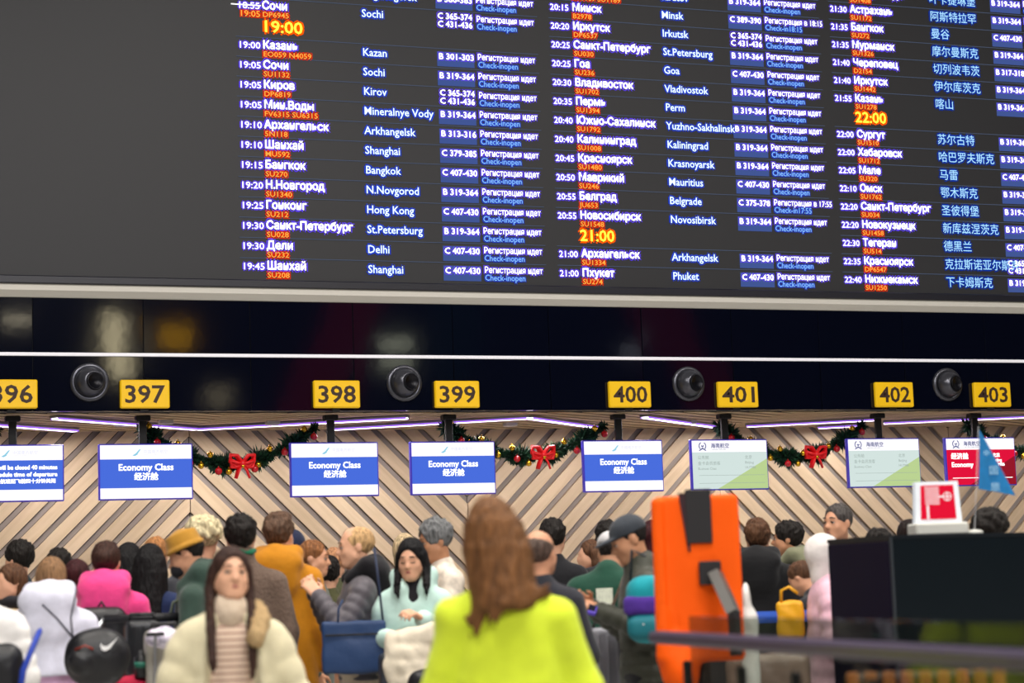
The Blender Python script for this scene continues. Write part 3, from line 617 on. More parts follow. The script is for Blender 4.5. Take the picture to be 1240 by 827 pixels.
# ------------------------------------------------------------------ check-in desks (mostly behind the crowd)
M_desk = mat('desk_graphite', '2c2d31', .5); M_top = mat('desk_top', '15161a', .3); M_dwood = wood('desk_oak', 'b99468', 'caa67a', (.5, 3, 3), .5)
for i, sx in enumerate(SX[:-1]):
    t = thing('check_in_desk', 'low graphite check-in desk '+['at the far left under the closing-time screen', 'under the leftmost Economy Class screen', 'behind the mustard parka', 'behind the mint jacket', 'behind the balding man', 'behind the orange cover', 'behind the tall older man', 'behind the kiosk'][i], 'desk', (sx, 23.1, 0), 0, 'check-in desks along the plank wall')
    MB().box((0, -.25, .52), (1.1, .05, 1.04), b=.006).obj('front_panel', M_desk, t)
    MB().box((0, 0, 1.06), (1.2, .6, .04), b=.008).obj('worktop', M_top, t)
    for s in (-1, 1): MB().box((s*.56, 0, .52), (.04, .5, 1.04), b=.005).obj('side_panel', M_dwood, t)
    m_ = MB(); m_.box((.1, .05, 1.42), (.5, .03, .3), b=.008); m_.box((.1, .08, 1.2), (.05, .03, .26)); m_.box((.1, .08, 1.09), (.22, .16, .02), b=.004)
    m_.obj('monitor', M_black, t)
    if i < 8 and i % 2 == 0:
        tag(MB().box((0, 0, .8), (.06, .55, 1.6), b=.01).box((0, 0, 1.63), (.1, .6, .04), b=.01, mi=1).obj('divider_screen', [M_dwood, M_top], loc=(sx+.72, 23.1, 0)), 'upright divider with dark cap '+['at the far left', '', 'behind the grey puffer jacket', '', 'behind the green sweater', '', 'behind the fire hose sign'][i], 'divider', 'dividers between the check-in desks')

# ------------------------------------------------------------------ glass balustrade, kiosk, flag and hose sign (right, nearer)
def glass(name, col, a=.12, gl=.05):
    m_ = bpy.data.materials.new(name); m_.use_nodes = True; nt = m_.node_tree; nt.nodes.clear()
    tr = nt.nodes.new('ShaderNodeBsdfTransparent'); tr.inputs[0].default_value = lin(col); g = nt.nodes.new('ShaderNodeBsdfGlossy'); g.inputs['Roughness'].default_value = .03
    fr = nt.nodes.new('ShaderNodeLayerWeight'); pw = nt.nodes.new('ShaderNodeMath'); pw.operation = 'POWER'; pw.inputs[1].default_value = 5; nt.links.new(fr.outputs['Facing'], pw.inputs[0]); ad = nt.nodes.new('ShaderNodeMath'); ad.operation = 'ADD'; ad.inputs[1].default_value = gl; ml = nt.nodes.new('ShaderNodeMath'); ml.operation = 'MULTIPLY'; ml.inputs[1].default_value = .3; nt.links.new(pw.outputs[0], ml.inputs[0]); nt.links.new(ml.outputs[0], ad.inputs[0])
    mx = nt.nodes.new('ShaderNodeMixShader'); nt.links.new(ad.outputs[0], mx.inputs[0]); nt.links.new(tr.outputs[0], mx.inputs[1]); nt.links.new(g.outputs[0], mx.inputs[2])
    o = nt.nodes.new('ShaderNodeOutputMaterial'); nt.links.new(mx.outputs[0], o.inputs[0]); return m_
M_glass = glass('clear_glass', 'd6dcd8', gl=.025)
RZ = 1.18
A = at_z(795, 765, RZ); B = at_z(1240, 789, RZ); dv = (B-A)[:2]; Ln = np.linalg.norm(dv); dv /= Ln; ang = math.atan2(dv[1], dv[0])
bal = thing('glass_balustrade', 'low glass balustrade with a dark violet handrail', 'balustrade', (A[0], A[1], 0), ang)
MB().box((Ln/2+.35, 0, RZ-.02), (Ln+.7, .07, .046), b=.016).obj('handrail', mat('rail_violet', '473b52', .35, metal=.2), bal)
for x0, x1 in ((.33, 1.62), (1.64, 2.9), (2.92, 4.2)):
    if x0 > Ln+.7: break
    MB().box(((x0+x1)/2, .045, .655), (x1-x0-.01, .012, 1.17), b=.003).obj('glass_pane', M_glass, bal)
for px in (.36, 1.05, 1.63, 2.3, 2.91): MB().box((px, .02, .54), (.03, .03, 1.08), b=.006).obj('post', M_black, bal)
MB().box((Ln/2+.35, -.03, .04), (Ln+.7, .12, .08), b=.01).obj('base_rail', M_black, bal)

KT = 1.35+(701-648)/2478*6.6
C = at_z(1078, 648, KT); dC = 6.6
C = at_d(1078, 648, 10.2); Lp = at_d(1003, 650, 10.8); Rp = at_d(1330, 640, 10.9)
pl = [(C[0], C[1]), (Rp[0], Rp[1]), (Rp[0]+Lp[0]-C[0], Rp[1]+Lp[1]-C[1]), (Lp[0], Lp[1])]
ki = thing('kiosk', 'tall dark glossy kiosk behind the glass balustrade', 'kiosk', (C[0], C[1], 0))
def poly_prism(pl, z0, z1, mats, name, parent, ox=0, oy=0):
    n = len(pl); V = [(x-ox, y-oy, z0) for x, y in pl]+[(x-ox, y-oy, z1) for x, y in pl]
    F = [list(range(n))[::-1], list(range(n, 2*n))]+[[i, (i+1) % n, (i+1) % n+n, i+n] for i in range(n)]
    return mesh_np(name, V, F, mats, parent)
kz = C[2]
poly_prism(pl, 0, kz-.02, mat('kiosk_teal', '0a1319', .3, spec=.4), 'body', ki, C[0], C[1])
poly_prism([(x+(x-sum(p[0] for p in pl)/4)*.01, y+(y-sum(p[1] for p in pl)/4)*.01) for x, y in pl], kz-.02, kz, mat('kiosk_top', '10161c', .35), 'top', ki, C[0], C[1])
e = np.array([Lp[0]-C[0], Lp[1]-C[1]]); eL = np.linalg.norm(e); ea = math.atan2(e[1], e[0])
o = MB().box((eL/2, 0.006, kz/2), (eL*.97, .012, kz-.06), b=.003).obj('side_panel', mat('kiosk_reflection', '120b22', .5, spec=.15), ki); o.rotation_euler = (0, 0, ea)  # purple reflection on this side is put into the panel colour
o = MB().box((0, 0, kz/2), (.014, .014, kz-.02)).obj('corner_trim', mat('kiosk_trim', '2a3036', .4), ki)

# fire hose light box on the kiosk
kdir = math.atan2(Rp[1]-C[1], Rp[0]-C[0])
p = at_d(1136, 647, 10.6); p[2] = kz
hsc = 10.6/7.1; hs = thing('fire_hose_sign', 'red fire hose sign in a white frame on top of the dark kiosk', 'sign', tuple(p), -YAW+.05)
MB().box((0, 0, .021), (.185, .13, .042), b=.006).obj('base', mat('sign_base_white', 'cfcfc6', .5), hs)
fb = MB(); w2, w1, hh = .082, .074, .185; fb.prism([(-w2, .042), (w2, .042), (w1, hh), (-w1, hh)], -.02, .02); fb.obj('frame', mat('sign_frame_white', 'dfe6ea', .3, emit=.25, ecol='e8f4ff'), hs)
rp = MB(); rp.prism([(-.062, .055), (.062, .055), (.057, .172), (-.057, .172)], -.024, -.0195, 0)
for q in range(9): rp.box((-.02, -.0255, .108+q*.007), (.05, .002, .0032), 1)
rp.box((-.037, -.0255, .078), (.008, .002, .05), 1); rp.box((.012, -.0255, .132), (.02, .002, .006), 1)
rp.tube([(.033+.014*math.cos(q), -.0255, .132+.014*math.sin(q)) for q in np.linspace(0, 2*math.pi, 17)], .0018, 5, 1); rp.box((.033, -.0255, .132), (.03, .002, .004), 1); rp.box((.033, -.0255, .132), (.004, .002, .03), 1)
rp.obj('hose_symbol', [emis('hose_red', 'ee1838', .95), emis('hose_white', 'fff0f0', 1.0)], hs)
hs.scale = (hsc,)*3
# blue pennant on a thin pole
p = at_d(1180, 645, 10.6); p[2] = kz
fl = thing('pennant', 'blue pennant hanging on a thin pole with a white foot, on the kiosk', 'flag', tuple(p), -YAW)
MB().lathe([(.045, 0), (.045, .012), (.03, .02), (.004, .024)], n=20).obj('foot', mat('sign_base_white', 'cfcfc6', .5), fl, smooth=True)
tp = at_d(1185, 516, 10.6)-p; Ri = np.array([[math.cos(YAW), -math.sin(YAW), 0], [math.sin(YAW), math.cos(YAW), 0], [0, 0, 1]]); tp = Ri @ tp
MB().tube([(0, 0, .01), tuple(tp)], .0016, 6).obj('pole', mat('pole_white', 'd8dadc', .4), fl)
def loc_px(px, py): return Ri @ (at_d(px, py, 10.6)-p)
a_, b_, c_ = loc_px(1186, 520), loc_px(1185, 592), loc_px(1230, 600); n = 9; V = []; F = []; ids = {}
for i in range(n+1):
    for j in range(i+1):
        u = i/n; v = j/max(i, 1); q = a_*(1-u)+(b_*(1-v)+c_*v)*u; q = q+np.array([0, -.006*math.sin(v*7+u*4)*u, 0]); ids[i, j] = len(V); V.append(q)
for i in range(n):
    for j in range(i+1):
        F.append([ids[i, j], ids[i+1, j], ids[i+1, j+1]])
        if j < i: F.append([ids[i, j], ids[i+1, j+1], ids[i, j+1]])
k = len(V); V += [q+np.array([0, .0012, 0]) for q in V]; F += [[x+k for x in f[::-1]] for f in F]
mesh_np('cloth', V, F, mat('pennant_blue', '0a78b8', .6, var=.1, bscale=30), fl, smooth=True)
for (qx, qy, ch, sz_) in ((1199, 594, '旅', .05), (1197, 574, '国', .05), (1190, 552, '中', .035)):
    mb = MB(); q = loc_px(qx, qy); text_on(mb, ch, q[0], q[1]-.014, q[2], sz_, 0); mb.obj('character', mat('pennant_print', '9fd0ec', .6), fl)

# orange padded cover on its post
M_or = mat('cover_orange', 'fb5c00', .7, spec=.2, bump=.25, bscale=9); M_org = mat('arm_grey', '55534f', .4)
D_ = 9.2; p = at_d(846, 700, D_); oc = thing('padded_cover', 'bright orange padded upright cover with black strap and grey lever', 'cover', (p[0], p[1], 0), -math.atan2(p[0], p[1]))
zt = at_d(846, 600, D_)[2]; zb = at_d(846, 800, D_)[2]; wd = 103/2478*D_
v = Vol(.009); v.box((0, 0, (zt+zb)/2), (wd, .2, zt-zb), rd=.025, k=0.01)
v.box((-wd/2+.02, -.06, (zt+zb)/2-.0), (.055, .14, zt-zb-.02), rd=.02, k=.012)
v.ell((-.10, -.03, zb-.03), (.085, .12, .11), k=.05); v.cone((-wd/2+.05, -.05, zb+.2), (-.10, -.05, zb-.06), .04, .06, k=.05)
v.cone((-wd/2+.062, -.125, zt-.06), (-wd/2+.085, -.125, zb+.16), .012, .03, k=.006, op='-')
v.build('cover', M_or, oc, noise=(.003, 14))
MB().box((.012, -.105, zt-.095), (.115, .014, .24), b=.005).box((.012, 0, zt+.002), (.115, .2, .014), b=.004).obj('strap', mat('strap_black', '1d1b1e', .7), oc)
s_ = MB(); s_.add([(-.075, -.108, zt+.01), (-.03, -.108, zt+.01), (-.03, -.108, zt-.25), (-.04, -.108, zt-.25)], [[0, 3, 2, 1]]); s_.add([(-.075, -.104, zt+.01), (-.03, -.104, zt+.01), (-.03, -.104, zt-.25), (-.04, -.104, zt-.25)], [[0, 1, 2, 3]]); s_.obj('strap', mat('strap_wine', '32141c', .7), oc)
pz = at_d(858, 694, D_)[2]
MB().box((.052, -.115, pz), (.098, .03, .105), b=.005).obj('mount_plate', mat('strap_black', '1d1b1e', .7), oc)
q1 = np.array([.075, -.14, pz]); q2 = np.array([.145, -.30, pz-.18]); q3 = np.array([.148, -.29, pz-.36])
MB().tube([q1, q2], .036, 4, flat=(1, .75)).obj('lever', M_org, oc); MB().tube([q2+[0, 0, .01], q3], .028, 4).obj('lever_end', mat('lever_dark', '201f22', .5), oc)
MB().tube([(0, .02, 0.03), (0, .02, zb+.3)], .035, 12).obj('post', M_black, oc); MB().lathe([(.26, 0), (.26, .02), (.06, .04), (.04, .06)], n=28).obj('foot_plate', M_black, oc)
# ------------------------------------------------------------------ people
ARMS = dict(down=((.235, .03, 1.10), (.25, -.06, .87)), front=((.225, -.02, 1.10), (.10, -.28, 1.10)), phone=((.215, -.04, 1.13), (.05, -.27, 1.27)),
            cart=((.225, .0, 1.12), (.17, -.33, 1.03)), pocket=((.29, .05, 1.10), (.2, -.06, .95)), clasp=((.26, -.03, 1.10), (.045, -.26, 1.06)))
SKIN = {'a': ('d8a486', 'b87468'), 'b': ('cf9878', 'a8655a'), 'c': ('c08a68', '95504a'), 'd': ('e2ac8c', 'b4645c')}
def skinmat(k): return mat('skin_'+k, SKIN[k][0], rough=.5, spec=.35, var=.05, bscale=12)
def hairmat(name, col): return mat('hair_'+name, col, rough=.6, spec=.25, bump=1.0, bscale=70, var=.5, bstretch=(1, 1, .15))
def mirror(p, s): return np.array([p[0]*s, p[1], p[2]])
def hand(v, wr, d, n, side, curl=.5, k=.006):
    d = d/np.linalg.norm(d); n = n-d*(n@d); n /= np.linalg.norm(n); t = np.cross(d, n)*side
    for i in range(4):
        x = (i-1.5); L = [.92, 1.0, .96, .78][i]; kn = wr+d*(.088+.004*L)+t*x*.021
        v.cone(wr+t*x*.012+d*.005, kn, .015, .0125, k=.018)
        p = kn; a = 0.0
        for j, sl in enumerate((.042, .027, .021)):
            a += curl*(.75, 1.0, .8)[j]*(1+.08*i); dd = d*math.cos(a)+n*math.sin(a)+t*x*.05; q = p+dd*sl*L
            v.cone(p, q, .0105-.001*j, .0098-.001*j, k=k); p = q
    b = wr+d*.025-t*.028; m1 = b+(d*.6-t*.62+n*.35)*.05; m2 = m1+(d*.9-t*.1+n*.5)*.03; m3 = m2+(d*.9+t*.1+n*.4)*.024
    v.cone(wr+d*.01-t*.012, b, .016, .015, k=.02); v.cone(b, m1, .0145, .012, k=.012); v.cone(m1, m2, .012, .0105, k=k); v.cone(m2, m3, .0105, .009, k=k)
DEF = None
_mesh_np = mesh_np
def mesh_np(name, V, F, mats=(), parent=None, mi=None, smooth=False, loc=None, rz=None):
    if DEF is not None: V = DEF(np.asarray(V, float))
    return _mesh_np(name, V, F, mats, parent, mi, smooth, loc, rz)
PEOPLE = {}
def person(key, px, top, d, face, label, g, legs='22242c', hair=('short', 'black', '1c1714'), skin='a', arms='down', hy=0, hp=0, w=1.0, fd=False, h=.014, bend=0, shoes='1a1a1c', X=(), roll=0, tilt=0, male=True, group=None, hands=None, noleg=False, dz=0, hoff=(0, 0, 0), shear=0):
    global DEF
    hands = bool(fd) if hands is None else hands
    P = at_d(px, top, d); Ht = P[2]+(.0 if not dz else dz); s = Ht/1.755; az = math.atan2(P[0], P[1]); rz = -az+math.radians(face)
    # bent people stand further back so that the head lands on the pixel
    bx = 0
    if bend: s = Ht/(.93+.82*math.cos(bend)); bx = .82*math.sin(bend)*s
    ox, oy = math.sin(rz)*-bx, math.cos(rz)*bx
    root = thing('person', label, 'person', (P[0]+ox, P[1]+oy, 0), rz, group); root.scale = (s, s, s)
    def bendf(V):
        V = V.copy(); z = V[:, 2]; t = np.clip((z-.85)/.35, 0, 1); t = t*t*(3-2*t); a = bend*t
        y = V[:, 1]; zz = z-.93; up = z > .8
        c, sn = np.cos(a), np.sin(a); V[:, 1] = np.where(up, y*c-zz*sn, y); V[:, 2] = np.where(up, .93+zz*c+y*sn, z); return V
    def shearf(V): V = V.copy(); V[:, 0] += shear*np.clip(V[:, 2]-1.3, 0, 1); return V
    DEF = bendf if bend else (shearf if shear else None)
    piv = np.array([0, .02, 1.50]); Rh = _rot(0, 0, math.radians(hy)) @ _rot(math.radians(hp), 0, 0) @ _rot(0, math.radians(roll), 0)
    def Hh(x, y, z): return piv+np.array(hoff, float)+Rh @ (np.array([x, y, z])+np.array([0, 0, 1.635])-piv)
    nf = lambda nx: Rh @ np.array(nx, float)
    am = arms if isinstance(arms, dict) else {-1: ARMS[arms], 1: ARMS[arms]}
    am = {k_: (ARMS[a_] if isinstance(a_, str) else a_) for k_, a_ in am.items()}
    hh = min(h, .0105) if fd else max(h, .017)
    # body: one continuous skin
    b = Vol(hh)
    b.ell(Hh(0, .014, .032), (.075, .094, .086), Rh, k=.02); b.ell(Hh(0, -.026, -.03), (.061, .066, .084), Rh, k=.03)
    b.cone(Hh(-.012, -.068, -.092), Hh(.012, -.068, -.092), .022, k=.03)
    for sx in (-1, 1):
        b.ell(Hh(sx*.036, -.052, -.03), (.028, .03, .03), Rh, k=.025); b.cone(Hh(sx*.058, -.01, -.055), Hh(sx*.02, -.06, -.09), .02, k=.03)
        b.ell(Hh(sx*.077, .012, -.008), (.011, .02, .032), Rh, k=.008)
    b.cone(Hh(-.03, -.076, .022), Hh(.03, -.076, .022), .013, k=.02)
    b.cone(Hh(0, -.084, .012), Hh(0, -.108, -.026), .009, .0135, k=.012); b.cone(Hh(-.013, -.096, -.03), Hh(.013, -.096, -.03), .009, k=.008)
    b.cone(Hh(-.017, -.087, -.058), Hh(.017, -.087, -.058), .0105, k=.012)
    if fd or True:
        for sx in (-1, 1): b.ell(Hh(sx*.032, -.103, .004), (.017, .014, .012), Rh, k=.012, op='-')
    b.cone((0, .02, 1.42), Hh(0, .015, -.07), .056, .052, k=.03)
    slp = max(G_.get('slope', 0) for G_ in (g if isinstance(g, list) else [g])); slp = slp*1.4+(.01 if slp else 0)
    b.cone((-.12, .015, 1.38-slp), (.12, .015, 1.38-slp), .04, k=.05); b.cone((0, .01, 1.30), (0, .01, 1.0), .12, .11, k=.05, flat=((0, 1, 0), .62))
    b.cone((0, 0, 1.0), (0, 0, .92), .12, .125, k=.04, flat=((0, 1, 0), .7))
    for sx in (-1, 1):
        e = mirror(am[sx][0], sx); wr = mirror(am[sx][1], sx); sh = np.array([sx*.165, .01, 1.375-slp])
        b.cone(sh, e, .045, .037, k=.02); b.cone(e, wr, .037, .026, k=.015)
        dd = wr-e; dd = dd/np.linalg.norm(dd); n = np.array([-sx*.75, 0, -.2]) if abs(dd[2]) > .5 else np.array([-sx*.5, -.1, -.8])
        if hands: hand(b, wr, dd, n, sx, .55 if abs(dd[2]) > .5 else .7)
        b.cone((sx*.09, 0, .9), (sx*.095, -.01, .5), .08, .053, k=.03); b.cone((sx*.095, -.01, .5), (sx*.1, .02, .08), .052, .036, k=.02); b.cone((sx*.1, .03, .05), (sx*.105, -.12, .035), .036, .03, k=.02)
    b.build('body', skinmat(skin), root)
    M_lip = mat('lips_'+skin, SKIN[skin][1], rough=.4)
    if fd:
        for sx in (-1, 1):
            if fd != 'closed':
                v = Vol(.0045); v.ell(Hh(sx*.031, -.079, .004), (.0145, .0125, .0068), Rh); v.build('eye', mat('eye_white', 'c4b8ae', .35), root)
                v = Vol(.003); v.ell(Hh(sx*.0315, -.0895, .0035), (.0072, .0035, .0068), Rh); v.build('iris', mat('iris_dark', '20130c', .2), root)
            v = Vol(.004); v.cone(Hh(sx*.018, -.0925, .0095 if fd != 'closed' else -.002), Hh(sx*.045, -.082, .008 if fd != 'closed' else -.002), .0036, k=0); v.build('eyelash', mat('lash_dark', '1c120e', .5), root)
            v = Vol(.004); v.cone(Hh(sx*.016, -.094, .0345), Hh(sx*.034, -.092, .0365), .0044, k=.003); v.cone(Hh(sx*.034, -.092, .0365), Hh(sx*.052, -.078, .031), .0042, .003, k=.003)
            v.build('eyebrow', hairmat(hair[1]+'_brow', hair[2] if hair[1] not in ('blond', 'fair', 'grey') else '7a6048'), root)
        v = Vol(.004); v.cone(Hh(-.021, -.089, -.0545), Hh(0, -.0955, -.055), .0032, .0048, k=.004); v.cone(Hh(.021, -.089, -.0545), Hh(0, -.0955, -.055), .0032, .0048, k=.004); v.cone(Hh(-.012, -.0925, -.0635), Hh(.012, -.0925, -.0635), .0052, k=.004)
        v.build('lips', M_lip, root)
    # trousers, shoes
    if not noleg:
        v = Vol(max(h, .016)); lr = 1.12 if male else 1.0; v.cone((0, .0, 1.02), (0, .0, .9), .165, .175, k=.05, flat=((0, 1, 0), .72))
        for sx in (-1, 1):
            v.cone((sx*.088, 0, .88), (sx*.1, -.01, .5), .098*lr, .075*lr, k=.03); v.cone((sx*.1, -.01, .5), (sx*.105, .02, .1), .075*lr, .062*lr, k=.02)
        v.above(.085); v.build('trousers', legs if not isinstance(legs, str) else cloth('trousers_'+legs, legs), root, noise=(.005, 16))
        for sx in (-1, 1):
            v = Vol(.014); v.ell((sx*.107, -.06, .045), (.052, .145, .05), k=.03); v.cone((sx*.105, .03, .05), (sx*.105, .03, .12), .045, k=.03); v.above(.004); v.build('shoe', mat('shoe_'+shoes, shoes, .5), root)
    # upper garments
    for gi, G in enumerate(g if isinstance(g, list) else [g]):
        M = G['m']; q = G.get('quilt'); pf = G.get('puff', 0); ww = w*G.get('w', 1); hem = G.get('hem', .88); nm = G.get('name', 'jacket')
        v = Vol(G.get('h', max(h, .012))); fl = G.get('flat', .64); rt = .163*ww+pf; rb = G.get('rb', .18)*ww+pf
        v.cone((0, .005, 1.31), (0, .005, hem), rt, rb, k=.04, flat=((0, 1, 0), fl), quilt=q); sl_ = G.get('slope', 0); v.cone((-.125*ww, .015, 1.385-sl_), (.125*ww, .015, 1.385-sl_), .05+pf*.5, k=.07); v.cone((-.05, .02, 1.425), (.05, .02, 1.425), .04+pf*.3, k=.05)
        v.cone((0, .022, 1.38), (0, .018, G.get('col', 1.54)-.065), .078+pf*.4, G.get('colr', .072), k=.03)
        if G.get('open'):
            v.cone((0, -.16, 1.58), (0, -.19, hem-.1), .115, G['open'], k=.012, op='-')
        if G.get('vneck'): v.cone((0, -.13, 1.52), (0, -.17, G['vneck']), .12, .02, k=.012, op='-')
        v.above(hem, .012)
        for sx in (-1, 1):
            if G.get('vest'): continue
            e = mirror(am[sx][0], sx)*[1, 1, 1]; wr = mirror(am[sx][1], sx); sh = np.array([sx*(.165*ww+pf*.3), .012, 1.375-G.get('slope', 0)]); e = e+np.array([sx*(.02*(ww-1)*5+pf*.5), 0, 0])
            sr = G.get('sr', 1); v.cone(sh, e, (.06+pf*.55)*sr, (.052+pf*.6)*sr, k=G.get('sk', .05), quilt=q); v.cone(e, wr-(wr-e)*.04, (.052+pf*.6)*sr, (.039+pf*.5)*sr, k=.03, quilt=q)
        if G.get('hood') == 'down' and G.get('hm') is None: hood_down(v, ww, G.get('hz', 0))
        v.build(nm, M, root, noise=G.get('fold', (.006, 13)))
        if G.get('hood') == 'down' and G.get('hm') is not None:
            v = Vol(max(h, .012)); hood_down(v, ww, G.get('hz', 0)); v.build('hood', G['hm'], root, noise=(.005, 17))
        if G.get('hood') == 'up':
            v = Vol(max(h, .012)); v.ell(Hh(0, .025, .03), (.098, .118, .11), Rh, k=.03); v.cone(Hh(0, .04, -.02), (0, .04, 1.50), .095, .085, k=.05, flat=((0, 1, 0), .85)); v.ell(Hh(0, -.115, -.01), (.078, .09, .1), Rh, k=.02, op='-')
            v.build('hood', G.get('hm') or M, root, noise=(.004, 18))
        if G.get('scarf'):
            v = Vol(max(h, .012)); 
            for a in np.linspace(0, 2*math.pi, 9)[:-1]:
                v.cone((.075*math.cos(a), .015+.07*math.sin(a), 1.51+(.045 if G.get('scr') else 0)), (.075*math.cos(a+.79), .015+.07*math.sin(a+.79), 1.51+.01*math.sin(3*a)+(.045 if G.get('scr') else 0)), G.get('scr', .036), k=.02)
            v.build('scarf', G['scarf'], root, noise=(.005, 30))
    # hair and hats
    ht = hair[0]; HM = hairmat(hair[1], hair[2]); hr = .0085 if ht in ('short', 'quiff', 'crop', 'receding', 'ring') else (.010 if fd else .012)
    v = Vol(hr)
    def cap(gr=.011, low=-.05, front=.058):
        if any(x_[0] in ('bucket', 'cap', 'beanie') for x_ in X): gr = .003
        v.ell(Hh(0, .018, .036), (.075+gr, .094+gr, .088+gr), Rh, k=.02)
        if ht in ('short', 'quiff', 'crop') and not any(x_[0] in ('bucket', 'cap', 'beanie') for x_ in X) and not any(G_.get('hood') == 'up' for G_ in (g if isinstance(g, list) else [g])):
            rg_ = np.random.default_rng(abs(int(px))); tr = .016 if ht != 'crop' else .010
            for _ in range(90):
                q_ = rg_.normal(size=3); q_ /= np.linalg.norm(q_); q_[2] = abs(q_[2]) if rg_.random() < .6 else q_[2]
                c_ = Hh(q_[0]*(.073+gr), .018+q_[1]*(.092+gr), .036+q_[2]*(.086+gr)); v.ell(c_, (tr*.75, tr*.75, tr), k=.006)
        v.half(Hh(0, 0, low), nf((0, -.35, -1)), .01)
        v.ell(Hh(0, -.118, .0), (.068, .072, front+.022), Rh, k=.015, op='-')
    if ht == 'short': cap(.014, -.045, .062); v.build('hair', HM, root, noise=(.003, 60))
    elif ht == 'crop': cap(.006, -.03, .075); v.build('hair', HM, root, noise=(.0015, 80))
    elif ht == 'quiff': cap(.012, -.045, .062); v.ell(Hh(0, -.03, .115), (.062, .075, .03), Rh, k=.02); v.build('hair', HM, root, noise=(.004, 70))
    elif ht == 'receding':
        v.ell(Hh(0, .025, .03), (.082, .1, .088), Rh, k=.02); v.half(Hh(0, 0, -.05), nf((0, -.35, -1)), .01); v.ell(Hh(0, -.125, .02), (.075, .085, .1), Rh, k=.015, op='-'); v.build('hair', HM, root, noise=(.003, 60))
    elif ht == 'ring':
        v.ell(Hh(0, .022, .02), (.083, .102, .082), Rh, k=.02); v.half(Hh(0, 0, -.05), nf((0, -.3, -1)), .01); v.half(Hh(0, 0, .052), nf((0, -.35, 1)), .01); v.half(Hh(0, -.03, 0), nf((0, -1, 0)), .02); v.build('hair', HM, root, noise=(.003, 60))
    elif ht == 'curly':
        rg = np.random.default_rng(3); v.ell(Hh(0, .02, .045), (.1, .115, .095), Rh, k=.02); v.ell(Hh(0, -.12, -.03), (.068, .075, .07), Rh, k=.01, op='-')
        for _ in range(150):
            q_ = rg.normal(size=3); q_ /= np.linalg.norm(q_)
            if q_[2] < -.35 or (q_[1] < -.5 and q_[2] < .35): continue
            v.ell(Hh(q_[0]*.105, .02+q_[1]*.12, .045+q_[2]*.1), (.018, .018, .018), k=.01)
        v.build('hair', HM, root)
    elif ht in ('bun', 'up'):
        cap(.013, -.05, .06); v.ell(Hh(0, .11, .07 if ht == 'bun' else .02), (.05, .045, .05), Rh, k=.02); v.build('hair', HM, root, noise=(.003, 60))
    elif ht in ('long', 'longfront', 'bob'):
        zend = hair[3] if len(hair) > 3 else 1.30; rg = np.random.default_rng(abs(hash(len(label)*7+int(px))) % 999)
        cap(.011, -.09, .05); v.ell(Hh(0, -.125, .025), (.062, .07, .078), Rh, k=.015, op='-')
        if ht == 'bob': v.cone(Hh(0, .045, .0), Hh(0, .05, -.13), .085, .078, k=.03, flat=((0, 1, 0), .75))
        else:
            lean_ = hair[4] if len(hair) > 4 else 0
            N = 30 if not fd else 46
            for i in range(N):
                a = (i/(N-1)-.5)*2; th_ = a*((1.8 if hair[1] == 'dark_brown' else 2.0) if ht == 'longfront' else 1.75); x = .083*math.sin(th_); y = .02+.095*math.cos(th_)
                zl = zend
                if hair[1] == 'auburn': zl = 1.30 if a > .25 else (1.44 if a > -.5 else 1.40)
                zz = zl+rg.normal(0, .035)+.03*abs(a); sp = 1.0+.2*rg.random()
                if ht == 'longfront' and abs(a) > .62: e_ = np.array([(.07+.04*rg.random())*np.sign(a), (hair[5] if len(hair) > 5 else -.14)-.015*rg.random(), zz])
                else: e_ = np.array([x*sp+lean_*(1.5-zl)+rg.normal(0, .01)-(.05 if hair[1] == 'auburn' and a < -.5 else 0), min(.175, max(y+.07, .12)) if abs(a) < .75 else .05, zz])
                if hair[1] == 'auburn':
                    if a > .3: e_ = np.array([.075+.06*a+rg.normal(0, .006), .13-.04*a, 1.29+.05*rg.random()+(.06 if i % 3 == 0 else 0)])
                    elif a > 0: e_ = np.array([.03+rg.normal(0, .01), .15, 1.33 if i % 3 == 0 else 1.43+.03*rg.random()])
                    elif a > -.5: e_ = np.array([-.03+.05*a+rg.normal(0, .01), .14, 1.43+.03*rg.random()])
                    else: e_ = np.array([-.11-.12*(abs(a)-.5), .09-.03*rg.random(), 1.425+.04*rg.random()])
                m_ = np.array([x*1.12, y+.008+.02*(abs(a) < .7), 1.47]); m_[1] = min(m_[1], -.085) if (ht == 'longfront' and abs(a) > .62) else m_[1]; top_ = Hh(x*.95, y*.95, .03)
                v.cone(top_, Hh(x*1.1, y+.005, -.06), .02 if ht == 'long' else .016, .022 if ht == 'long' else .016, k=.012); v.cone(Hh(x*1.1, y+.005, -.06), (m_[0], m_[1], min(1.47, max(zend+.05, 1.40))), .022 if ht == 'long' else .016, .02 if ht == 'long' else .015, k=.012)
                v.cone((m_[0], m_[1], min(1.47, max(zend+.05, 1.40))), e_, .02 if ht == 'long' else .015, .006, k=.01)
        v.build('hair', HM, root, noise=(.002, 50), smooth_it=1)
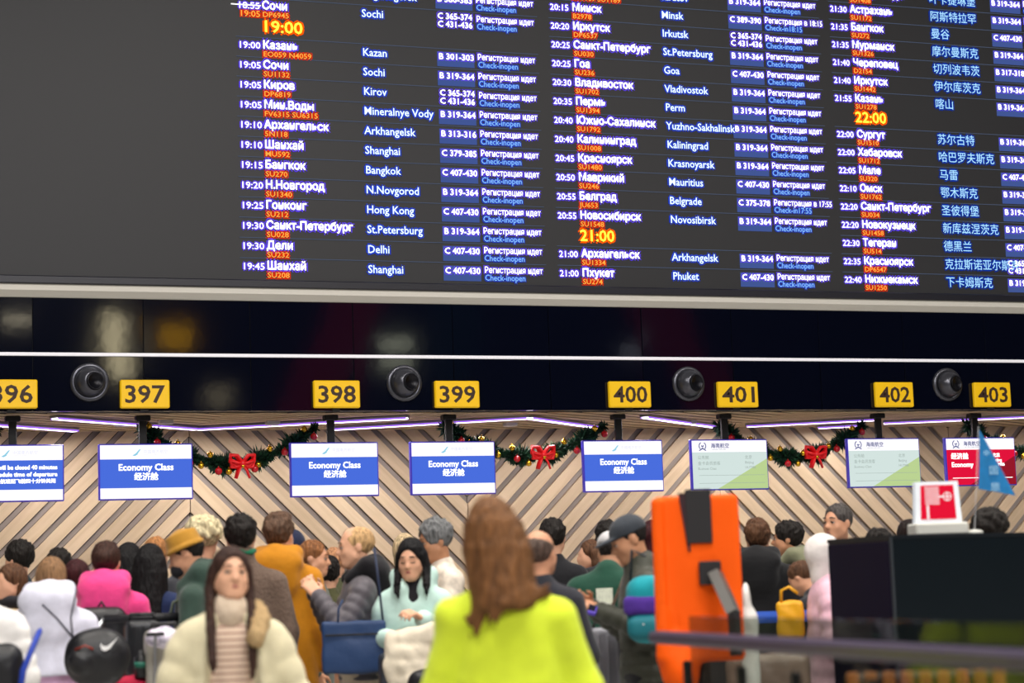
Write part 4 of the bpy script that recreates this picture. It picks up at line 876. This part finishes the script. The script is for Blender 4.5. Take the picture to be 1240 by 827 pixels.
    # hats
    for (kind, cl) in X:
        Mh = cloth('hat_'+cl, cl); v = Vol(.009)
        if kind == 'bucket':
            v.cone(Hh(0, .012, .05), Hh(0, .012, .12), .093, .083, k=.0, flat=(nf((0, 1, 0)), 1.1)); v.half(Hh(0, 0, .05), nf((0, 0, -1)), .0); v.half(Hh(0, 0, .128), nf((0, 0, 1)), .006)
            v.cone(Hh(0, .01, .048), Hh(0, .01, .06), .112, .09, k=.015); v.half(Hh(0, 0, .03), nf((0, 0, -1)), .0); v.cone(Hh(0, .01, -.1), Hh(0, .01, .05), .084, .084, k=.0, op='-'); v.build('bucket_hat', Mh, root)
        elif kind in ('cap', 'backcap'):
            sg = -1 if kind == 'cap' else 1
            v.ell(Hh(0, .016, .05), (.088, .106, .084), Rh, k=.02); v.half(Hh(0, 0, .03), nf((0, 0, -1)), .004); v.ell(Hh(0, sg*.12+.01, .042), (.068, .08, .011), Rh, k=.012); v.build('cap', Mh, root)
        elif kind == 'beanie': v.ell(Hh(0, .018, .05), (.09, .108, .1), Rh, k=.02); v.half(Hh(0, 0, .01), nf((0, -.2, -1)), .01); v.build('beanie', Mh, root)
        elif kind == 'beard':
            v.ell(Hh(0, -.04, -.068), (.062, .068, .058), Rh, k=.02); v.half(Hh(0, 0, -.035), nf((0, -.2, 1)), .01); v.ell(Hh(0, -.1, -.052), (.024, .03, .012), Rh, k=.01, op='-'); v.build('beard', hairmat('beard_'+cl, cl), root)
        elif kind == 'mask':
            v.ell(Hh(0, -.048, -.06), (.066, .07, .055), Rh, k=.02); v.half(Hh(0, -.02, 0), nf((0, 1, 0)), .01); v.half(Hh(0, 0, -.02), nf((0, 0, 1)), .01); v.build('face_mask', mat('mask_'+cl, cl, .8), root)
        elif kind == 'backpack':
            v = Vol(.014); v.box((0, .235, 1.16), (.30, .17, .46), rd=.07, k=.01); v.box((0, .315, 1.07), (.24, .07, .24), rd=.03, k=.03); v.build('x', Mh, root)
    DEF = None
    PEOPLE[key] = (root, s)
    return root
def hood_down(v, ww, hz=0):
    v.ell((0, .105, 1.475+hz*.6), (.145*ww, .095, .095+hz*.5), k=.05); v.ell((0, .135, 1.36), (.12*ww, .065, .11), k=.06)
    for sx in (-1, 1): v.cone((0, .10, 1.535+hz), (sx*.1, .04, 1.525+hz), .045, .045, k=.04); v.cone((sx*.1, .04, 1.525+hz), (sx*.07, -.06, 1.45), .045, .035, k=.04)
def W(key, p):      # local person coordinates -> world
    r, s = PEOPLE[key]; c, sn = math.cos(r.rotation_euler.z), math.sin(r.rotation_euler.z); p = np.asarray(p, float)*s
    return np.array([r.location.x+p[0]*c-p[1]*sn, r.location.y+p[0]*sn+p[1]*c, p[2]])

def J(name, col, **k):
    d_ = dict(m=cloth('cloth_'+name.replace(' ', '_'), col)); d_.update(k); return d_
Q = (.012, .075)
# ---- nearest: lime jacket (seen from behind) and the woman in the striped jumper
person('lime', 612, 604, 6.6, 176, 'woman from behind with long brown hair and a bright lime jacket', dict(m=cloth('lime', 'dcee38', bump=.3, bscale=9), w=1.0, puff=.016, hem=.84, rb=.205, col=1.50, flat=.68, fold=(.013, 10), h=.011, sr=1.15, slope=.035, sk=.018), legs='26355c',
       hair=('long', 'auburn', '764e2c', 1.27, .3), arms='front', hp=5, shear=.12, fd=True, h=.011, male=False, hands=True)
person('stripe', 277, 664, 8.2, 4, 'woman with long dark hair in a striped cream jumper and open cream puffer coat',
       [dict(name='jumper', m=stripes('knit_stripes', 'dcc4ae', 'ac8678', 2, 34, .66), w=.86, puff=0, hem=.9, col=1.50, colr=.07, fold=(.003, 15), h=.0105, sr=.7),
        dict(name='coat', m=cloth('cream_coat', 'dad0ae', bump=.3, bscale=8), w=1.08, puff=.022, hem=.7, slope=.02, open=.185, quilt=(.01, .12), col=1.47, colr=.1, fold=(.008, 12), h=.011, sr=1.15, rb=.22)],
       legs='4a4a50', hair=('longfront', 'dark_brown', '3a241c', 1.2, 0, -.15), skin='d', arms={-1: ((.27, .02, 1.08), (.25, -.16, .88)), 1: ((.28, -.0, 1.06), (.12, -.24, .90))}, hy=8, hp=-4, roll=3, fd=True, h=.0105, male=False)
r, s_ = PEOPLE['stripe']
v = Vol(.011); v.cone((0, -.0, 1.44), (0, -.01, 1.505), .074, .068, k=.02); v.cone((0, .0, 1.47), (0, -.01, 1.475), .08, k=.02); v.build('roll_neck', mat('roll_neck', 'dcc6ae', .85, bump=.4, bscale=50), r, noise=(.002, 60))
v = Vol(.011)
for sx in (1,):
    for i in range(9):
        a = i/8; v.ell((sx*(.10+.035*math.sin(a*3.1))+.0, .10-.24*a, 1.475-.12*a*a), (.04, .042, .045), k=.02)
v.ell((.06, .125, 1.46), (.10, .07, .07), k=.04); v.build('fur_trim', mat('fur_tan', 'c9a878', .9, bump=.9, bscale=120, var=.3), r, noise=(.008, 70))

# ---- the queue, left to right
person('edge_white', -32, 668, 9.6, 170, 'person in a white puffer coat cut off by the picture edge', J('white_puffer', 'ece9e6', puff=.03, quilt=Q, w=1.15), hair=('short', 'black', '1c1714'), arms='cart')
person('scarf_girl', 12, 684, 12.4, -60, 'person with tousled brown hair and dark scarf in a tan coat', dict(m=cloth('tan_coat', 'c9a878'), scarf=cloth('dark_scarf', '1d1b20')), hair=('bob', 'brown', '5a3c28'), male=False)
person('dark_profile', 24, 657, 15, 195, 'man with black hair and a dark teal jacket with white piping', dict(m=cloth('deep_teal', '1d3036'), hood=None), hair=('short', 'black', '16120f'), hy=35)
person('black_hair_a', 71, 667, 14, 185, 'person of whom black hair shows behind the white hoodie', J('charcoal', '2a2a2e'), hair=('short', 'black', '1b1512'))
person('white_hoodie', 62, 676, 11, 168, 'person from behind in an oversized white hoodie and pink patterned trousers', dict(m=cloth('white_hoodie', 'dcdcec', bump=.2), hood='down', hz=.045, w=1.2, puff=.025, hem=1.08, fold=(.01, 9), rb=.2), legs=mat('pink_blotch', 'e7b8d8', .8, var=.35, bscale=9), hair=('bob', 'tan_blond', '8d6a4a'), arms={-1: 'front', 1: ((.36, .0, 1.13), (.4, -.16, .97))}, male=False, hp=8)
person('maroon_hair', 93, 679, 12.6, 175, 'person with dark maroon hair tucked behind the pink hood', J('wine', '3a1c24'), hair=('bob', 'maroon', '3b1418'), male=False)
person('pink', 128, 657, 12, 172, 'woman from behind in a hot pink jacket with black rucksack', dict(m=cloth('hot_pink', 'f0468c'), hood='down', hz=.01, w=1.1, puff=.02, hem=.9, scarf=cloth('black_scarf', '141317')), legs='1b1b20', hair=('up', 'brown_dark', '3c241c'), arms='cart', male=False, hp=6)
person('white_collar', 157, 659, 13.4, 160, 'woman with straight black hair over a white collar', J('white_top', 'dcd6d2', w=.85), hair=('long', 'jet', '100e10', 1.36), male=False)
person('navy_long', 183, 660, 12.7, 158, 'woman with long black hair hanging over a navy jacket', J('navy', '1c2a50', w=1.0, puff=.01), hair=('long', 'jet', '100e10', 1.22), male=False)
person('ginger_far', 190, 651, 14.4, 150, 'man with light ginger hair and a pale blue shirt', J('pale_blue', '7f93ad', w=1.0), hair=('crop', 'ginger', 'b07848'), hy=25)
person('bucket', 236, 642, 11.3, -100, 'man in a mustard bucket hat and dark green jacket with rucksack strap', dict(m=cloth('bottle_green', '34483f'), col=1.6, hood='down', w=1.05, puff=.015, hem=.86), hair=('short', 'black', '1c1612'), X=(('bucket', 'b5832c'), ('mask', '1c1a20')), arms='cart', hp=22, skin='b', fd=False)
person('fluffy', 246, 630, 13, 180, 'person with fluffy pale blond hair behind the bucket hat', J('grey_a', '4b4c52'), hair=('curly', 'blond', 'd8c8a0'), male=False)
person('brown_coat', 291, 625, 12.1, 182, 'man from behind with black hair and a brown wool coat with green collar', dict(m=cloth('brown_wool', '6b584c', bump=.6, bscale=60), w=1.14, puff=.012, hem=.62, col=1.6, colr=.074, scarf=cloth('green_collar', '1c6b4c'), scr=.014), hair=('short', 'black', '17120f'))
person('mustard', 337, 624, 12.9, 168, 'man from behind in a long mustard parka with black hood lining', dict(m=cloth('mustard', 'c07d10', bump=.25), hood='down', w=1.12, puff=.02, hem=.58, scarf=cloth('black_lining', '16151a')), hair=('quiff', 'chestnut', '5e4636'), hy=-12, legs='17171b')
person('navy_cap', 354, 646, 14.4, 180, 'person in a navy beanie behind the mustard parka', J('navy_b', '1b2238'), hair=('short', 'brown', '5a3c28'), X=(('beanie', '1c2440'),))
person('ginger', 378, 655, 13.8, 78, 'man with short ginger hair in a grey green coat looking right', dict(m=cloth('grey_green', '5c6257'), w=1.08, puff=.015, hem=.6), hair=('crop', 'ginger_b', '8a5a36'), skin='b', fd=True, hp=5)
person('low_head', 405, 664, 15.9, 170, 'person with reddish fair hair behind the grey puffer jacket', J('olive', '4a4c34'), hair=('crop', 'fair_red', 'b98560'))
person('dark_low', 398, 676, 15.1, 178, 'person with dark hair lower beside the grey puffer jacket', J('olive_b', '4a4a2e'), hair=('short', 'black', '191512'), male=False)
person('grey_puffer', 432, 637, 12.2, -82, 'fair-haired man in a grey quilted puffer with black hood, looking left', dict(m=cloth('grey_puffer', '5b565c', rough=.5, bump=.2), hood='down', hm=cloth('black_hood', '17151a'), w=1.03, puff=.018, quilt=(.012, .06), hem=.86), hair=('receding', 'fair', 'c8a070'), skin='d', fd=True, arms={-1: ((.23, -.13, 1.16), (.10, -.25, 1.37)), 1: ((.23, -.13, 1.16), (.10, -.25, 1.35))}, legs='cdbda6', hp=6, h=.0105)
person('peek', 490, 648, 14.6, 180, 'person of whom fair wavy hair shows behind the mint jacket', J('sand', '8a7a68'), hair=('bob', 'honey', 'c8b08a'), male=False)
person('mint', 499, 652, 12, -6, 'woman with black hair in a mint green puffer jacket looking down at her hands', [dict(m=cloth('mint', 'c4e2d8', bump=.25, bscale=10), w=.98, puff=.022, quilt=(.01, .13), hem=.82, vneck=1.22, col=1.47, colr=.1, hood='down', fold=(.009, 14)), dict(name='jumper', m=cloth('black_jumper', '17151a'), w=.95, hem=.9, col=1.56, colr=.07, sr=.7)],
       hair=('longfront', 'jet', '100e10', 1.42, 0, -.12), skin='d', fd='closed', hp=13, hy=-8, h=.0105, arms={-1: ((.235, -.02, 1.12), (.12, -.24, 1.17)), 1: ((.235, -.02, 1.14), (.07, -.25, 1.27))}, male=False, legs='bcd4cc')
person('grey_hair', 532, 629, 12.9, -72, 'grey-haired man in a cream patterned jacket looking down', dict(m=mat('cream_patchwork', 'ddd0c0', .8, var=.3, bscale=16, bump=.3), w=1.08, puff=.02, hem=.85), hair=('short', 'grey', '6e6f70'), skin='c', fd=True, hp=14, arms='phone', legs='3a3a44')
person('bald_back', 652, 642, 10.1, 165, 'balding man with dark fringe of hair in a charcoal jacket behind the lime jacket', dict(m=cloth('slate', '2a2c34'), w=.98, puff=.02, hem=.85), hair=('ring', 'dark_ring', '54443c'), skin='b', hy=-15, legs='20305c', arms='front')
person('ball_hair', 669, 630, 14.8, 175, 'person with round black hair and black padded jacket', J('black_pad', '17171c', puff=.02, quilt=Q), hair=('short', 'black', '120f12'), hp=4)
person('red_top', 714, 655, 15.6, -75, 'woman with brown hair and a red jacket far back', J('red_top', 'b82038', w=.9), hair=('long', 'brown', '4a2a20', 1.30), male=False, skin='a')
person('back_dark', 736, 633, 15, 175, 'person with black hair behind the white cap', J('charcoal', '2a2a2e'), hair=('short', 'black', '141114'))
person('green', 735, 651, 12.1, 168, 'man from behind in a green sweater with white back patch and pale cap', dict(name='sweater', m=cloth('green_sweater', '1f4a3a'), w=1.14, puff=.008, hem=.88, fold=(.008, 11)), hair=('crop', 'black', '201a18'), X=(('cap', 'c6c4c6'),), skin='b', hp=22, arms='cart', legs='a09c98', hy=-8, dz=.08, hoff=(0, -.03, -.04))
person('cap_man', 772, 622, 10.9, -78, 'man in a dark flat cap and olive quilted jacket reading a phone', dict(m=cloth('olive_puffer', '3c3d33', rough=.5), w=1.03, puff=.02, quilt=(.012, .07), hem=.86, col=1.53, colr=.1), hair=('short', 'black', '201a18'), X=(('cap', '383d44'),), skin='c', fd=True, hp=24, arms={-1: ((.22, -.02, 1.11), (.09, -.26, 1.27)), 1: ((.22, -.02, 1.13), (.06, -.24, 1.25))}, legs='15151a', h=.0105)
person('maroon_far', 789, 632, 15.5, 175, 'person with dark reddish hair half hidden by the orange cover', J('wine', '3a1c24'), hair=('bob', 'maroon', '3b1418'), male=False)
person('black_hoodie', 917, 631, 14.3, 172, 'man from behind in a black hooded sweatshirt', dict(m=cloth('black_hoodie', '121215'), hood='down', w=1.15, puff=.02, hem=.84), hair=('quiff', 'brown', '4d3626'), skin='a', hy=10)
person('olive_hood', 952, 633, 15.2, -95, 'man with black hair and a grey green hooded jacket looking left', dict(m=cloth('dusk_jacket', '33363a'), hood='down', hm=cloth('khaki_hood', '7b7c62'), w=1.0, hem=.85), hair=('short', 'black', '14110f'), skin='c', fd=True)
person('bent', 966, 664, 12.9, -120, 'person with cropped hair in a black padded jacket bending over a yellow bag', J('black_jacket', '1b1d24', puff=.02, quilt=Q), hair=('crop', 'brown', '4d3626'), skin='b', bend=.35, arms='front', hp=10)
person('tall_bald', 1014, 611, 14.1, -22, 'older man with cropped grey hair and a navy jacket looking left', J('navy_jacket', '232a48', w=1.08, puff=.01), hair=('crop', 'greying', '4b4644'), skin='b', fd=True, hy=-18)
person('pink_puffer', 1000, 649, 12.0, 100, 'person in a pale pink puffer coat with a white hood up', dict(m=cloth('pale_pink', 'e8b8c8', rough=.55), w=1.1, puff=.035, quilt=(.016, .11), hem=.6, hood='up', hm=cloth('white_hood', 'e4dcd8')), hair=('short', 'black', '1c1714'), male=False, legs='c8a8b0', arms='down')
person('kiosk_head_a', 1064, 642, 13.2, 10, 'person of whom dark centre-parted hair shows over the kiosk', J('plum', '2e2230'), hair=('short', 'black', '161214'), skin='b')
person('kiosk_head_b', 1100, 631, 13.9, 200, 'person with a dark hair bun beside the fire hose sign', J('charcoal', '2a2a2e'), hair=('bun', 'brown_black', '201512'), male=False)
person('afro', 1198, 621, 12.2, 175, 'person with dense black curly hair above the kiosk', J('charcoal_b', '2a2a2e', w=1.1), hair=('curly', 'black', '120f12'))
# ------------------------------------------------------------------ bags and carried things
def face_cam(p, extra=0): return -math.atan2(p[0], p[1])+extra
M_navy = mat('tote_navy', '1c3a66', .55, bump=.15, bscale=20); M_blk = mat('nylon_black', '141418', .45, bump=.3, bscale=20)
# navy tote of the man in the grey puffer
p = at_d(429, 783, 11.8); t = thing('tote_bag', 'large navy tote bag hanging beside the grey puffer jacket', 'bag', tuple(p), face_cam(p))
v = Vol(.009); v.box((0, 0, 0), (.37, .12, .295), rd=.018); v.ell((0, -.03, -.05), (.15, .04, .1), k=.04); v.build('bag_body', M_navy, t, noise=(.004, 16))
MB().tube([(-.09, -.04, .13), (-.085, -.05, .22), (-.06, -.05, .27)], .012, 8, flat=(1, .5)).obj('handle', M_navy, t, smooth=True)
MB().tube([(.17, -.02, .13), (.15, -.03, .35), (.13, .02, .56)], .018, 8, flat=(1, .4)).obj('shoulder_strap', mat('strap_navy', '1c2a48', .6), t, smooth=True)
MB().box((0, -.078, .07), (.33, .004, .012), b=.001).obj('zip', M_blk, t)
# black sports bag with a white swoosh
p = at_d(118, 795, 10.35); t = thing('sports_bag', 'black sports bag with a white swoosh slung at the white hoodie', 'bag', tuple(p), face_cam(p))
v = Vol(.009); v.ell((0, 0, 0), (.165, .11, .145), k=.02); v.box((0, 0, -.01), (.27, .17, .25), rd=.08, k=.04); v.ell((-.08, -.08, -.02), (.065, .05, .07), k=.02); v.build('bag_body', M_blk, t, noise=(.004, 18))
sw = MB(); q = [(-.038, .02), (-.03, .006), (-.012, .002), (.0, .006), (.048, .045), (.005, -.012), (-.018, -.022), (-.034, -.014), (-.04, .002)]
sw.add([(x+.055, -.118+abs(x)*.0, z+.05) for x, z in q], [[8, 0, 1], [8, 1, 7], [7, 1, 2], [7, 2, 6], [6, 2, 3], [6, 3, 5], [5, 3, 4]][0:7]); o = sw.obj('swoosh', mat('swoosh_white', 'f0f0f0', .5), t)
MB().tube([(-.12, -.02, .09), (-.13, -.04, .2), (-.1, -.03, .34)], .012, 8, flat=(1, .4)).obj('shoulder_strap', mat('strap_grey', '3a3a48', .6), t, smooth=True)
MB().tube([(-.12, -.06, .10), (-.2, -.04, .2), (-.27, .0, .27)], .006, 8).obj('cross_strap', mat('strap_grey', '3a3a48', .6), t, smooth=True)
MB().tube([(-.11, -.1, .04), (-.06, -.13, .06), (-.02, -.12, .04)], .006, 6).obj('piping', mat('pipe_red', '8a2818', .5), t, smooth=True)
# rucksacks
def rucksack(key, label, c1, name, dy=.22, z=1.15, extra=None, sc=1):
    w0 = W(key, (0, dy, z)); r, s = PEOPLE[key]; t = thing('rucksack', label, 'bag', tuple(w0), r.rotation_euler.z)
    v = Vol(.011); v.box((0, 0, 0), (.29*sc, .16, .44*sc), rd=.07, k=.01); v.box((0, .09, -.06), (.23*sc, .07, .22*sc), rd=.03, k=.03); v.build('pack_body', c1, t, noise=(.004, 14))
    for sx in (-1, 1): MB().tube([(sx*.08, -.07, .19), (sx*.11, -.13, .24), (sx*.125, -.24, .18)], .02, 8, flat=(1, .35)).obj('shoulder_strap', c1, t, smooth=True)
    MB().tube([(-.03, -.02, .2), (0, -.02, .25), (.03, -.02, .2)], .008, 6).obj('grab_handle', c1, t, smooth=True)
    if extra: extra(t)
    return t
rucksack('pink', 'black rucksack with a small orange label on the pink jacket', M_blk, 'r', extra=lambda t: MB().box((.0, .104, .085), (.06, .008, .03), b=.002).obj('label_patch', mat('label_orange', 'd8845a', .6), t))
w0 = at_d(779, 738, 10.35); M_te = cloth('pack_teal', '14929e'); M_pu = cloth('pack_purple', '4a2c8c')
t = thing('rucksack', 'teal and purple rucksack carried by the man in the olive jacket', 'bag', tuple(w0), face_cam(w0, -.15))
v = Vol(.01); v.box((0.05, 0, .0), (.26, .24, .34), rd=.08, k=.01); v.build('pack_body', M_te, t, noise=(.004, 15))
v = Vol(.01); v.box((.05, -.01, .02), (.272, .25, .10), rd=.03, k=.01); v.build('purple_band', M_pu, t, noise=(.003, 15))
v = Vol(.01); v.box((.05, -.03, -.09), (.24, .24, .13), rd=.05, k=.01); v.build('front_pocket', mat('pack_teal_dark', '0f7482', .7), t, noise=(.003, 15))
MB().tube([(-.0, -.12, -.085), (.02, -.152, -.07), (.04, -.12, -.085)], .004, 5).obj('emblem', mat('swoosh_white', 'f0f0f0', .5), t)
MB().tube([(-.06, 0, .14), (-.04, -.04, .3), (.02, 0, .27)], .02, 8, flat=(1, .4)).obj('shoulder_strap', cloth('strap_dk', '22242a'), t, smooth=True)
p = at_d(717, 739, 10.6); t = thing('phone', 'violet phone held by the man in the flat cap', 'phone', tuple(p), face_cam(p)); MB().box((0, 0, 0), (.045, .09, .022), b=.004, R=_rot(.4, .3, 0)).obj('case', mat('phone_violet', '5a40c0', .4), t); MB().box((0, 0.0, .0125), (.038, .08, .002), R=_rot(.4, .3, 0)).obj('glass', mat('phone_glass', '1a1a28', .1), t)
# green sweater extras
r, s = PEOPLE['green']; o = MB().box((0, .136, 1.315), (.10, .006, .115), b=.002).obj('back_patch', mat('patch_cream', 'd8dcc8', .7, var=.12, bscale=60), r)
w0 = W('green', (.13, .13, .86)); t = thing('sling_bag', 'brown sling bag on a wide strap across the green sweater', 'bag', tuple(w0), r.rotation_euler.z)
M_br = cloth('sling_brown', '5a4636'); v = Vol(.01); v.ell((.05, .03, -.02), (.075, .05, .14), k=.03); v.build('bag_body', M_br, t, noise=(.003, 20))
MB().tube([(.0, .02, .1), (-.13, .025, .3), (-.22, .0, .5), (-.235, -.08, .575)], .03, 8, flat=(1, .25)).obj('shoulder_strap', M_br, t, smooth=True)
# yellow bag
p = at_d(957, 746, 12.0); t = thing('tote_bag', 'bright yellow shopping bag beside the pink puffer coat', 'bag', tuple(p), face_cam(p)); M_y = mat('bag_yellow', 'e8a808', .55, bump=.3, bscale=12)
v = Vol(.009); v.box((0, 0, -.02), (.16, .1, .22), rd=.025); v.build('bag_body', M_y, t, noise=(.008, 24)); MB().tube([(-.05, -.03, .08), (-.045, -.04, .15), (0, -.04, .17), (.05, -.04, .13)], .009, 7).obj('handle', M_y, t, smooth=True)
# blue barrier belt behind it
p = at_d(905, 748, 12.5); q = at_d(945, 746, 12.5); t = thing('queue_barrier', 'queue barrier with a bright blue belt behind the yellow bag', 'barrier', (p[0], p[1], 0)); dd = q-p
MB().tube([(0, 0, p[2]), (dd[0]*2.2, dd[1]*2.2, p[2])], .035, 4, flat=(.15, 1)).obj('belt', mat('belt_blue', '1c58c8', .5), t)
for k_ in (0, 2.2):
    MB().tube([(dd[0]*k_, dd[1]*k_, 0.03), (dd[0]*k_, dd[1]*k_, p[2]+.05)], .03, 12).obj('post', M_steel, t); MB().lathe([(.17, 0), (.17, .015), (.04, .03)], c=(dd[0]*k_, dd[1]*k_, 0), n=24).obj('foot', M_steel, t)
# white wrapped parcel next to the orange cover
p = at_d(904, 735, 9.9); t = thing('wrapped_parcel', 'tall narrow white wrapped parcel standing beside the orange padded cover', 'parcel', (p[0], p[1], 0), face_cam(p)); z_ = p[2]; v = Vol(.01); v.ell((0, 0, z_+.03), (.022, .06, .09), k=.02); v.ell((.012, 0, z_-.06), (.038, .06, .05), k=.04); v.cone((.01, 0, z_-.1), (.0, 0, .06), .04, .06, k=.03); v.build('wrapping', mat('bag_white', 'e6e2dc', .5, bump=.3, bscale=20), t, noise=(.003, 30))
# trolley with luggage between the pink jacket and the striped jumper
def trolley(px, py, d, label, load):
    p = at_d(px, py, d); t = thing('luggage_trolley', label, 'trolley', (p[0], p[1], 0), face_cam(p)); z = p[2]
    for sx in (-1, 1):
        MB().tube([(sx*.26, .0, .12), (sx*.26, .06, z-.06), (sx*.22, .07, z)], .016, 10).obj('side_tube', M_steel, t, smooth=True)
        MB().tube([(sx*.26, 0, .14), (sx*.2, -.8, .16)], .016, 8).obj('base_tube', M_steel, t, smooth=True)
    MB().tube([(-.22, .07, z), (.22, .07, z)], .022, 12).obj('handlebar', M_blk, t, smooth=True); MB().box((0, -.35, .17), (.44, .7, .015), b=.004).obj('deck', M_steel, t)
    for x_, y_ in ((-.24, .0), (.24, .0), (0, -.78)): MB().lathe([(.06, -.02), (.065, 0), (.06, .02)], c=(x_, y_, .07), R=_rot(0, math.pi/2, 0), n=16).obj('wheel', M_blk, t)
    return t, p
trolley(176, 748, 11.0, 'silver luggage trolley pushed by the woman in the pink jacket', 0)
def case(px, py, d, w_, dp, h_, col, label, rough=.4):
    p = at_d(px, py, d); t = thing('suitcase', label, 'suitcase', tuple(p), face_cam(p, .1)); m_ = mat('case_'+col, col, rough, bump=.1, bscale=30)
    v = Vol(.012); v.box((0, 0, 0), (w_, dp, h_), rd=.035, k=.0); v.build('shell', m_, t)
    for i in range(3): MB().box((-w_/4+i*w_/4, -dp/2-.002, 0), (.014, .008, h_*.8), b=.003).obj('rib', m_, t)
    MB().tube([(-.07, 0, h_/2-.005), (-.06, 0, h_/2+.03), (.06, 0, h_/2+.03), (.07, 0, h_/2-.005)], .01, 8).obj('handle', M_blk, t, smooth=True); return t
case(172, 785, 10.9, .18, .2, .3, '1a1c20', 'black upright case standing on the trolley by the rucksack')
case(199, 800, 10.6, .2, .2, .32, 'a8a49a', 'silver grey suitcase behind the cream coat sleeve')
p = at_d(197, 772, 10.4); t = thing('plastic_bag', 'white and violet printed bag lying on the silver suitcase', 'bag', tuple(p), face_cam(p)); v = Vol(.009); v.ell((0, 0, 0), (.09, .08, .055), k=.02); v.build('bag_body', mat('bag_print', 'd8d0ec', .5, var=.4, bscale=30), t, noise=(.008, 30))
p = at_d(171, 806, 10.55); t = thing('bottle', 'small dark bottle with green band in front of the black case', 'bottle', tuple(p)); MB().lathe([(.035, -.06), (.035, .04), (.015, .06), (.015, .08)], n=20).obj('glass', M_blk, t, smooth=True); MB().lathe([(.036, -.01), (.036, .02)], n=20).obj('green_band', mat('band_green', '1c6e5a', .5), t, smooth=True)
p = at_d(164, 829, 10.6); tag(Vol(.01).ell((0, 0, 0), (.12, .1, .05)).build('neck_pillow', mat('crimson_cloth', 'c81040', .8), None, noise=(.006, 20), loc=tuple(p)), 'crimson rolled pillow low in front of the trolley', 'pillow')
MBt = MB(); pA = at_d(186, 827, 10.2); pB = at_d(188, 768, 10.25)
t = thing('trolley_handle', 'straight silver pull handle of a case beside the cream coat', 'handle', (0, 0, 0)); MB().tube([pA-[0, 0, .35], pB], .014, 8, flat=(1, .6)).obj('tube', M_steel, t); MB().box(tuple(pB), (.09, .03, .02), b=.005).obj('grip', M_blk, t)
# blue bag at the left edge and dark case
p = at_d(8, 812, 9.1); t = thing('duffel_bag', 'royal blue and black duffel hanging under the white coat', 'bag', tuple(p), face_cam(p)); v = Vol(.011); v.box((-.03, 0, -.08), (.2, .2, .4), rd=.07); v.build('bag_body', M_blk, t, noise=(.005, 15)); MB().tube([(.05, -.12, -.15), (.07, -.13, .0), (.12, -.1, .12), (.14, 0, .16)], .028, 8, flat=(1, .5)).obj('blue_strap', mat('strap_royal', '1c3ca8', .6), t, smooth=True)
# cream padded bundle in front of the mint jacket, brown bag, black bag
p = at_d(497, 798, 11.35); t = thing('folded_coat', 'cream padded coat draped over luggage before the mint jacket', 'coat', tuple(p), face_cam(p)); v = Vol(.01); v.ell((.0, 0, -.02), (.13, .1, .2), k=.03, quilt=(.012, .09)); v.ell((.09, 0, .13), (.12, .08, .07), R=_rot(0, -.35, 0), k=.03); v.ell((-.1, 0, -.04), (.05, .07, .2), k=.02); v.ell((.03, -.06, -.12), (.09, .06, .08), k=.02)
v.build('padding', cloth('cream_bundle', 'e2d6c0'), t, noise=(.012, 24))
case(497, 850, 11.4, .34, .2, .55, '30343c', 'dark suitcase under the cream padded coat')
case(521, 800, 11.9, .08, .18, .4, 'a8702c', 'tan brown case beside the lime jacket')
p = at_d(515, 822, 10.9); t = thing('shoulder_bag', 'black shiny shoulder bag low beside the lime jacket', 'bag', tuple(p), face_cam(p)); v = Vol(.009); v.ell((0, 0, -.02), (.1, .07, .075), k=.02); v.build('bag_body', M_blk, t, noise=(.006, 20)); MB().box((.01, -.072, -.05), (.04, .006, .025), b=.001).obj('white_tag', mat('tag_white', 'e8e8e8', .6), t)
# grey suitcase by the green sweater
case(735, 800, 11.2, .2, .2, .36, '9a9aa4', 'pale grey suitcase in front of the green sweater')
# strap of the bucket hat man
r, s = PEOPLE['bucket']; w0 = W('bucket', (0, .2, 1.16)); t = thing('rucksack', 'olive rucksack on the back of the man in the bucket hat', 'bag', tuple(w0), r.rotation_euler.z); Mo = cloth('pack_olive', '5c6450'); v = Vol(.012); v.box((0, 0, 0), (.28, .15, .4), rd=.06); v.build('pack_body', Mo, t, noise=(.004, 14))
for sx in (-1, 1): MB().tube([(sx*.1, -.07, .19), (sx*.12, -.16, .26), (sx*.13, -.3, .2), (sx*.14, -.34, .02)], .024, 8, flat=(1, .35)).obj('shoulder_strap', Mo, t, smooth=True)
# things behind the glass (lower right)
M_warm = wood('crate_oak', 'a86030', 'c87c40', (3, 3, .6), .5)
p = at_d(1120, 812, 6.3); t = thing('slatted_box', 'warm brown slatted box behind the glass balustrade', 'box', (p[0], p[1], 0), face_cam(p)); zt_ = p[2]
MB().box((0, .1, zt_/2), (.5, .2, zt_-.02), b=.01).obj('box_body', mat('box_dark', '1c130e', .6), t)
for i in range(9): MB().box((-.22+i*.055, -.012, zt_/2), (.038, .02, zt_), b=.004).obj('slat', M_warm, t)
p = at_d(930, 812, 10.2); t = thing('luggage_pile', 'pale wrapped luggage seen through the glass', 'luggage', (p[0], p[1], 0), face_cam(p)); zt_ = p[2]+.08
v = Vol(.012); v.box((0, .1, zt_/2), (.42, .3, zt_), rd=.05); v.build('wrapped_case', mat('wrap_dusty', '8d7468', .4, bump=.4, bscale=14), t, noise=(.008, 22)); MB().box((0, -.06, zt_*.62), (.43, .01, .03), b=.003).obj('band', M_blk, t)
